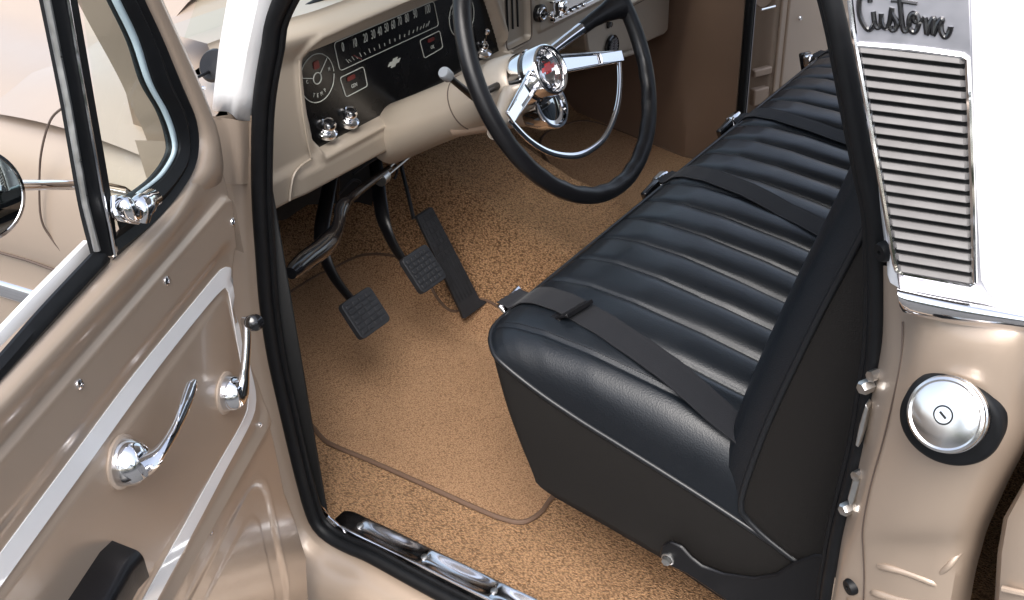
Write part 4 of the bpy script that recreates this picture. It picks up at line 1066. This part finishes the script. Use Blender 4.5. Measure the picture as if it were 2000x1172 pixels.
# ------------------------------------------------------------------ fuel filler
FA = Vector((-.86, .20, .40)).normalized()
gc = aX(1856, 824, -.086); gR = .0365
k = MB()
n3 = Vector((-1, 0, .12)).normalized()
k.lathe(gc, n3, [(-.014, .0), (-.014, gR + .0015), (0, gR + .001), (.003, gR - .001), (.004, gR - .004), (.003, 0)], 64)
fill = obj('fuel_filler', k, BLKR, T, 'black rubber gasket round the fuel filler')
cc_ = atp(1846, 810, gc + FA * .021, FA)
k = MB(); k.lathe(cc_, FA, [(-.030, .024), (-.012, .0265), (-.006, .0270)], 64)
for i in range(40):
    a = 2 * pi * i / 40; uu = FA.orthogonal().normalized(); ww = FA.cross(uu); P_ = cc_ + (uu * cos(a) + ww * sin(a)) * .0262
    k.box(P_ - FA * .014, .0022, .0022, .014, ((uu * cos(a) + ww * sin(a)), FA.cross(uu * cos(a) + ww * sin(a)), FA))
obj('filler_neck', k, BLKP, fill)
k = MB(); k.lathe(cc_, FA, [(-.010, .0), (-.010, .0275), (-.008, .0295), (-.004, .0295), (-.003, .0285), (-.001, .0290), (.001, .0285), (.0022, .0265), (.0012, .0250), (.0018, .0235), (.0036, .016), (.0042, .0075), (.0030, .0070), (.0030, .0066), (.0044, .0062), (.0046, 0)], 72)
cap = obj('fuel_cap', k, SATIN, fill)
uu = (e1 - FA * e1.dot(FA)).normalized(); 
k = MB(); k.box(cc_ + FA * .0047, .0065, .0016, .0008, ((Vector((.1, -.7, -.5)) - FA * Vector((.1, -.7, -.5)).dot(FA)).normalized(), FA.cross((Vector((.1, -.7, -.5)) - FA * Vector((.1, -.7, -.5)).dot(FA)).normalized()), FA))
k.lathe(cc_, FA, [(.0032, .0070), (.0037, .0070), (.0037, .0062), (.0032, .0062)], 40)
obj('key_slot', k, DARK, fill)

# ------------------------------------------------------------------ cargo bed behind the cab
k = MB()
be = [(2080, 820), (1998, 945), (1975, 985), (1960, 1012), (1948, 1080), (1942, 1180), (1940, 1330)]
rows = []
for (x, y), (x2, y2) in zip(be, be):
    rows.append([tuple(aX(x + 3, y, .04)), tuple(aX(x, y, -.035)), tuple(aX(x + 8, y, -.055)), tuple(aX(x + 30, y, -.062)), tuple(aX(x + 120, y, -.064)), tuple(aX(x + 400, y, -.064))])
rows = [cr(r_, 16) for r_ in rows]; k.quadgrid(rows)
bed = obj('cargo_bed', k, TAN, T, 'beige front corner of the cargo bed')
k = MB(); k.tube([tuple(aX(1958, 1150, -.064)), tuple(aX(1985, 1156, -.066)), tuple(aX(2030, 1165, -.066))], .003, 8); obj('pressed_rib', k, TAN, bed)
k = MB(); k.quadgrid([[(.03, -.34, -.4), (.03, -.36, 1.0)], [(1.6, -.34, -.4), (1.6, -.36, 1.0)]]); obj('bed_front', k, DARK, T)

# ------------------------------------------------------------------ driver door
da = radians(64.6); DH = Vector((-.06, .60, 0)); DU = Vector((-sin(da), -cos(da), 0)); DN = Vector((cos(da), -sin(da), 0))
def D3(u, z, v=0): return DH + DU * u + DN * v + Vector((0, 0, z))
def DP(px, py, v=0):
    p = atp(px, py, DH + DN * v, DN); return ((p - DH).dot(DU), p.z)
def DW(px, py, v=0): return atp(px, py, DH + DN * v, DN)
def doorfront(z): return lerp1([-.1, 0, .065, .146, .216, .296, .402, .456, .517, .561, .612, .647, .742, .777, .877, 1.05], [.05, .030, .012, .024, .040, .040, .052, .064, .070, .055, .040, .032, .042, .054, .10, .19], z)
def doorv(u, z):
    f = u - doorfront(z)
    v = -.016 * (1 - sst(0, .012, f)) ** 1
    # trim panel
    s_ = rbox(u, z, .55, .49, .512, .158, .030)
    v += .0045 * sst(.003, -.003, s_) + .0020 * exp(-((s_) / .0028) ** 2)
    # shallow pressed channel around the stripe frame
    s2 = rbox(u, z, .60, .470, .54, .128, .030)
    v += -.006 * sst(.010, -.010, s2) 
    s3 = rbox(u, z, .60, .468, .505, .082, .018)
    v += .002 * sst(.004, -.004, s3)
    # belt rail rounding
    fb = sst(.03, .17, f)
    v += (.010 * sst(.655, .69, z) - .026 * sst(.684, .706, z) ** 2 + .004 * exp(-((z - .672) / .014) ** 2)) * fb
    # lower pressed panel
    s4 = rbox(u, z, .60, .17, .50, .125, .05)
    v += -.0022 * sst(.006, -.004, s4) + .0007 * exp(-((s4 - .010) / .003) ** 2)
    s5 = rbox(u, z, .60, .17, .47, .095, .04)
    v += .0010 * sst(.004, -.003, s5)
    return v
k = MB(); nu, nz2 = 300, 260; rows = []
for j in range(nz2 + 1):
    z = -.12 + .825 * j / nz2; f0_ = doorfront(z); rr = []
    for i in range(nu + 1):
        u = f0_ + (.98 - f0_) * (i / nu) ** 1.15; rr.append(D3(u, z, doorv(u, z)))
    rr.insert(0, D3(f0_ - .001, z, -.10)); rows.append(rr)
k.quadgrid(rows)
k.quadgrid([[D3(doorfront(z) - .002, z, -.10) for z in (-.12, .1, .3, .5, .62)], [D3(1.0, z, -.10) for z in (-.12, .1, .3, .5, .62)]])
door = obj('driver_door', k, TAN, T, 'open beige driver door with white trim outline', ang=70)
# window frame, front upright of door (beige)
k = MB()
fr_in = [(268, -30), (281, 0), (310, 62), (340, 130), (366, 190), (385, 240), (391, 270), (388, 295), (370, 345), (340, 390), (300, 438), (215, 512)]
fr_out = [(306, -30), (320, 0), (347, 60), (376, 122), (396, 168), (416, 222), (432, 262), (446, 312), (455, 370), (462, 430), (470, 470), (420, 560)]
a_ = cr([DP(*p) for p in fr_in], 60); b_ = cr([DP(*p) for p in fr_out], 60)
rows = []
for t, v in ((-.12, -.03), (0, -.008), (.12, .004), (.4, .008), (.75, .004), (.96, -.006), (1.0, -.016), (1.0, -.09)):
    rows.append([D3(p[0] + (q[0] - p[0]) * t, p[1] + (q[1] - p[1]) * t, v - .022 * sst(33, 45, ii)) for ii, (p, q) in enumerate(list(zip(a_, b_))[:47])])
k.quadgrid(rows); obj('window_frame', k, TAN, door, ang=70)
# rubber round vent window
def band(k, inner, outer, n_, vs, vp=0):
    A_, B_ = cr([DP(*p, vp) for p in inner], n_), cr([DP(*p, vp) for p in outer], n_)
    k.quadgrid([[D3(p[0] + (q[0] - p[0]) * t, p[1] + (q[1] - p[1]) * t, v) for p, q in zip(A_, B_)] for t, v in vs])
k = MB()
band(k, [(236, -30), (248, 0), (285, 80), (310, 160), (340, 215), (356, 262), (358, 300), (330, 345), (285, 382), (232, 418)], [(276, -30), (289, 0), (318, 62), (348, 130), (374, 190), (393, 240), (396, 298), (378, 350), (308, 446), (222, 520)], 60, ((0, -.02), (0, -.004), (.3, .002), (.5, -.001), (.7, .003), (1, -.004), (1, -.02)))
obj('vent_window_seal', k, BLKR, door)
k = MB()
band(k, [(228, -30), (238, 0), (276, 80), (303, 160), (333, 216), (350, 262), (353, 298), (327, 342), (283, 379)], [(238, -30), (250, 0), (285, 80), (310, 160), (340, 217), (356, 264), (357, 300), (331, 345), (286, 382)], 50, ((0, -.010), (1, -.008)))
obj('glass_edge_reflection', k, TEAL, door, solid=.002)  # sky reflection along the vent glass rim, painted as a pale blue strip
# division bar
k = MB()
band(k, [(84, -30), (92, 0), (133, 205), (167, 400), (192, 500)], [(120, -30), (128, 0), (166, 205), (196, 370), (220, 500)], 30, ((0, -.007), (0, -.003), (.3, .001), (.9, .001), (1, -.006)))
band(k, [(127, -30), (136, 0), (172, 205), (205, 385), (224, 500)], [(150, -30), (158, 0), (193, 205), (223, 385), (233, 470)], 30, ((0, -.008), (.2, -.001), (.8, -.001), (1, -.008), (1, -.03)))
obj('division_bar', k, BLKR, door)
k = MB(); k.tube([D3(*DP(x, y, .0015), .0015) for x, y in ((124, -30), (132, 0), (149, 100), (168, 205), (184, 295), (200, 385), (213, 440), (224, 500))], [(.0030, .0022)] * 8, 8); obj('division_bar_strip', k, CHR, door)
k = MB(); k.tube([D3(*DP(x, y, .001), .001) for x, y in ((84, -30), (92, 0), (133, 205), (167, 400), (190, 490))], [(.0022, .003)] * 5, 8); obj('glass_channel', k, STEEL, door)
# belt line seals
k = MB()
band(k, [(-120, 878), (0, 746), (100, 636), (215, 512)], [(-120, 836), (0, 706), (90, 602), (196, 488)], 30, ((0, -.006), (0, .000), (.3, .003), (.7, .002), (1, -.003), (1, -.006)))
obj('window_seal', k, BLKR, door)
k = MB()
band(k, [(-120, 834), (0, 704), (90, 600), (194, 487)], [(-120, 775), (0, 650), (80, 566), (175, 470)], 20, ((0, -.028), (.0, -.022), (.5, -.021), (1, -.023), (1.0, -.028)), -.022)
obj('door_top_rail', k, WHITE, door, 'bright white outer rail below the window')
# glass
k = MB(); g4 = [DP(x, y, -.012) for x, y in ((245, -60), (262, 0), (330, 190), (356, 262), (357, 300), (300, 372), (232, 440), (222, 440), (150, -60))]
k.v += [tuple(D3(u, z, -.012)) for u, z in g4]; k.f.append(tuple(range(len(g4)))); obj('vent_window', k, GLASS, door)
# vent latch
k = MB()
lc = D3(*DP(262, 405, .01), .012)
k.lathe(D3(*DP(232, 402, .0), -.002), DN, [(0, .010), (.006, .010), (.010, .007), (.011, 0)], 24)
k.tube(cr([D3(*DP(x, y, v), v) for x, y, v in ((228, 405, .006), (243, 398, .014), (258, 415, .018), (272, 420, .016))], 16), [(.008, .006)] * 16, 12)
k.tube(cr([D3(*DP(x, y, v), v) for x, y, v in ((268, 428, .014), (276, 405, .018), (290, 392, .018), (300, 385, .014))], 16), [(.0075, .011)] * 8 + [(.007, .009)] * 8, 12)
k.tube(cr([D3(*DP(x, y, v), v) for x, y, v in ((222, 385, .004), (226, 420, .008), (246, 428, .012), (268, 432, .012))], 16), .0035, 10)
obj('vent_latch', k, CHR, door)
# stripe frame decal trim
o_ = [(-140, 1279), (0, 1085), (130, 910), (263, 732), (380, 590), (430, 530), (444, 521), (455, 526), (463, 545), (470, 590), (477, 635), (485, 692), (494, 735), (500, 762), (501, 788), (496, 812), (480, 847), (440, 922), (394, 1010), (308, 1172), (240, 1300)]
i_ = [(212, 1300), (281, 1172), (375, 1002), (430, 902), (465, 842), (478, 812), (484, 788), (480, 760), (469, 695), (460, 640), (449, 575), (444, 563), (436, 565), (400, 605), (300, 732), (150, 940), (0, 1149), (-140, 1345)]
k = MB(); P_ = [DP(*p) for p in o_ + i_]
A_ = cr([DP(*p) for p in o_], 90); B_ = cr([DP(*p) for p in reversed(i_)], 90)
k.quadgrid([[D3(p[0] + (q[0] - p[0]) * t, p[1] + (q[1] - p[1]) * t, doorv(p[0] + (q[0] - p[0]) * t, p[1] + (q[1] - p[1]) * t) + h) for p, q in zip(A_, B_)] for t, h in ((0, -.001), (0, .0010), (.5, .0011), (1, .0010), (1, -.001))])
obj('trim_outline', k, WHITE, door, 'white painted trim outline', ang=30)
# screws
for x, y in ((145, 750), (317, 548), (447, 433), (508, 830), (412, 1040)):
    u, z = DP(x, y); k = MB(); b0 = D3(u, z, doorv(u, z)); 
    rs = .0052 if y < 800 else .0036
    k.lathe(b0, DN, [(-.001, rs), (.0012, rs * .9), (.0022, rs * .55), (.0024, 0)], 20); k.box(b0 + DN * .0025, rs, .0009, .0006, (DU, Vector((0, 0, 1)), DN)); k.box(b0 + DN * .0025, .0009, rs, .0006, (DU, Vector((0, 0, 1)), DN))
    obj('screw', k, CHR, door)
# inner handle
u, z = DP(252, 903, .008); hb_ = D3(u, z, doorv(u, z))
k = MB(); k.lathe(hb_, DN, [(0, .0225), (.004, .0225), (.010, .0215), (.018, .0185), (.023, .014), (.026, .007), (.0265, 0)], 48)
hp_ = cr([tuple(DW(x, y, v)) for x, y, v in ((272, 912, .022), (300, 893, .030), (328, 860, .036), (348, 825, .040), (362, 790, .040), (373, 758, .038), (377, 745, .037))], 36)
k.tube(hp_, [(lerp1([0, .15, .35, .7, .95, 1], [.016, .0125, .0085, .0068, .0062, .003], i / 35), lerp1([0, .2, .5, 1], [.010, .0065, .0048, .0042], i / 35)) for i in range(36)], 14, up=tuple(DU))
obj('door_handle', k, CHR, door, 'curved chrome inner door handle')
k = MB(); k.lathe(hb_, DN, [(-.001, .0255), (.002, .0255), (.003, .023), (.003, .020)], 48); obj('handle_escutcheon', k, TANI, door)
# window crank
u, z = DP(452, 768, .008); cb = D3(u, z, doorv(u, z))
k = MB(); k.lathe(cb, DN, [(0, .0205), (.004, .0205), (.010, .0195), (.018, .017), (.023, .012), (.025, .005), (.0252, 0)], 44)
cpath = cr([tuple(DW(x, y, v)) for x, y, v in ((470, 768, .018), (477, 735, .022), (480, 700, .024), (482, 665, .025), (482, 632, .025))], 28)
k.tube(cpath, [(lerp1([0, .2, .5, 1], [.015, .009, .0062, .0055], i / 27), lerp1([0, .3, 1], [.009, .005, .0045], i / 27)) for i in range(28)], 14, up=tuple(DU))
kb = DW(482, 628, .024); kdir = (DW(508, 632, .052) - kb).normalized()
k.lathe(kb - kdir * .004, kdir, [(0, 0), (0, .0062), (.016, .0058), (.018, .0055)], 20)
crank = obj('window_crank', k, CHR, door, 'chrome window crank')
k = MB(); k.lathe(kb + kdir * .013, kdir, [(0, 0), (0, .0075), (.002, .0085), (.004, .0070), (.006, .0090), (.012, .0098), (.017, .0088), (.020, .005), (.0205, 0)], 28)
obj('crank_knob', k, GLOSSB, door)
k = MB(); k.lathe(cb, DN, [(-.001, .0245), (.002, .0245), (.003, .022), (.003, .018)], 44); obj('handle_escutcheon', k, TANI, door)
# armrest
k = MB()
def amr(px, py, v): return DW(px, py, v)
u0, u1 = .395, .80
rows = []
for t in [i / 24 for i in range(25)]:
    u = .404 + t * .5; w = .040 + .004 * sst(0, .25, t); zt = .478 - .006 * sst(.02, 0, t); h = .034 + .02 * sst(.06, .3, t)
    ring = roundpoly([(0, zt), (w * .90, zt - .001), (w, zt - .007), (w, zt - h), (0, zt - h)], .0035, 3)
    rows.append([D3(u + .012 * (a / w), b, a - .006) for a, b in [(q_[0], q_[1]) for q_ in ring]])
k.quadgrid(rows, cv=True)
nn_ = len(rows[0]); k.f.append(tuple(range(nn_)))
obj('armrest', k, BLKP, door, 'black armrest', bev=.002)
# exterior mirror on the door
mc = DW(-47, 382, -.17); toC = (CX - mc).normalized()
mnorm = (toC * .8 + Vector((.2, -.6, .02))).normalized()
k = MB(); k.lathe(mc, mnorm, [(-.030, .0), (-.026, .022), (-.014, .042), (-.002, .0465), (.002, .046), (.003, .043), (.001, .0425)], 56)
mir = obj('door_mirror', k, CHR, door, 'round chrome mirror outside the driver door')
k = MB(); k.lathe(mc, mnorm, [(.0012, .0425), (.0018, .03), (.002, 0)], 56); obj('mirror_glass', k, MIRR, door)
k = MB(); k.tube([tuple(DW(10, 362, -.185)), tuple(DW(100, 361, -.18)), tuple(DW(190, 362, -.175)), tuple(DW(240, 372, -.165)), tuple(DW(272, 392, -.15)), tuple(DW(290, 430, -.12))], [(.0058, .0058)] * 6, 14)
obj('mirror_arm', k, CHR, door)

# ------------------------------------------------------------------ passenger door (open)
PH = Vector((1.722, .628, 0)); PU = Vector((.903, -.43, 0)); PN = Vector((-.43, -.903, 0))
def P3(u, z, v=0): return PH + PU * u + PN * v + Vector((0, 0, z))
def pdv(u, z):
    v = -.012 * (1 - sst(0, .014, u))
    s_ = rbox(u, z, .50, .20, .42, .118, .03); v += .0 
    s1 = rbox(u, z, .56, .55, .39, .145, .05); v += .006 * sst(.005, -.003, s1)
    v += .007 * exp(-((z - .318 + (u - .3) * .0) / .011) ** 2) * sst(.14, .20, u)
    return v
k = MB(); rows = []
for j in range(91):
    z = -.10 + .85 * j / 90; rows.append([P3(-.002, z, -.08)] + [P3(.95 * (i / 90) ** 1.1, z, pdv(.95 * (i / 90) ** 1.1, z)) for i in range(91)])
k.quadgrid(rows)
pdoor = obj('passenger_door', k, TANI, T, 'open passenger door beyond the far end of the seat', ang=70)
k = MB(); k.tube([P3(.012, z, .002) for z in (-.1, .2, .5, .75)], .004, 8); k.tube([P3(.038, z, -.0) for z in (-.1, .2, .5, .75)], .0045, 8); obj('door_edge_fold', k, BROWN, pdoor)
s_ = atp(1563, 36, P3(0, 0, .006), PN); k = MB(); k.lathe(s_, PN, [(0, .006), (.003, .004), (.0035, 0)], 16); obj('screw', k, CHR, pdoor)
k = MB()
hz = aX(1475, 200, 1.66); k.box(P3(-.035, .17, .0), .05, .02, .045, (PU, PN, Vector((0, 0, 1)))); obj('door_hinge', k, BROWN, T, bev=.004); k = MB(); k.box(P3(-.035, .235, .0), .06, .018, .02, (PU, PN, Vector((0, 0, 1))))
obj('door_hinge', k, BROWN, T, bev=.004)
k = MB(); k.tube([P3(-.075, .405, .02), P3(-.02, .402, .01)], .0035, 8); obj('door_check_rod', k, CHR, T)
k = MB(); k.lathe(P3(-.03, .43, -.02), PN, [(-.01, 0), (-.008, .02), (0, .035), (.003, .034), (.004, 0)], 30); obj('door_mirror', k, BROWN, T, 'small round mirror glimpsed in the far door gap')
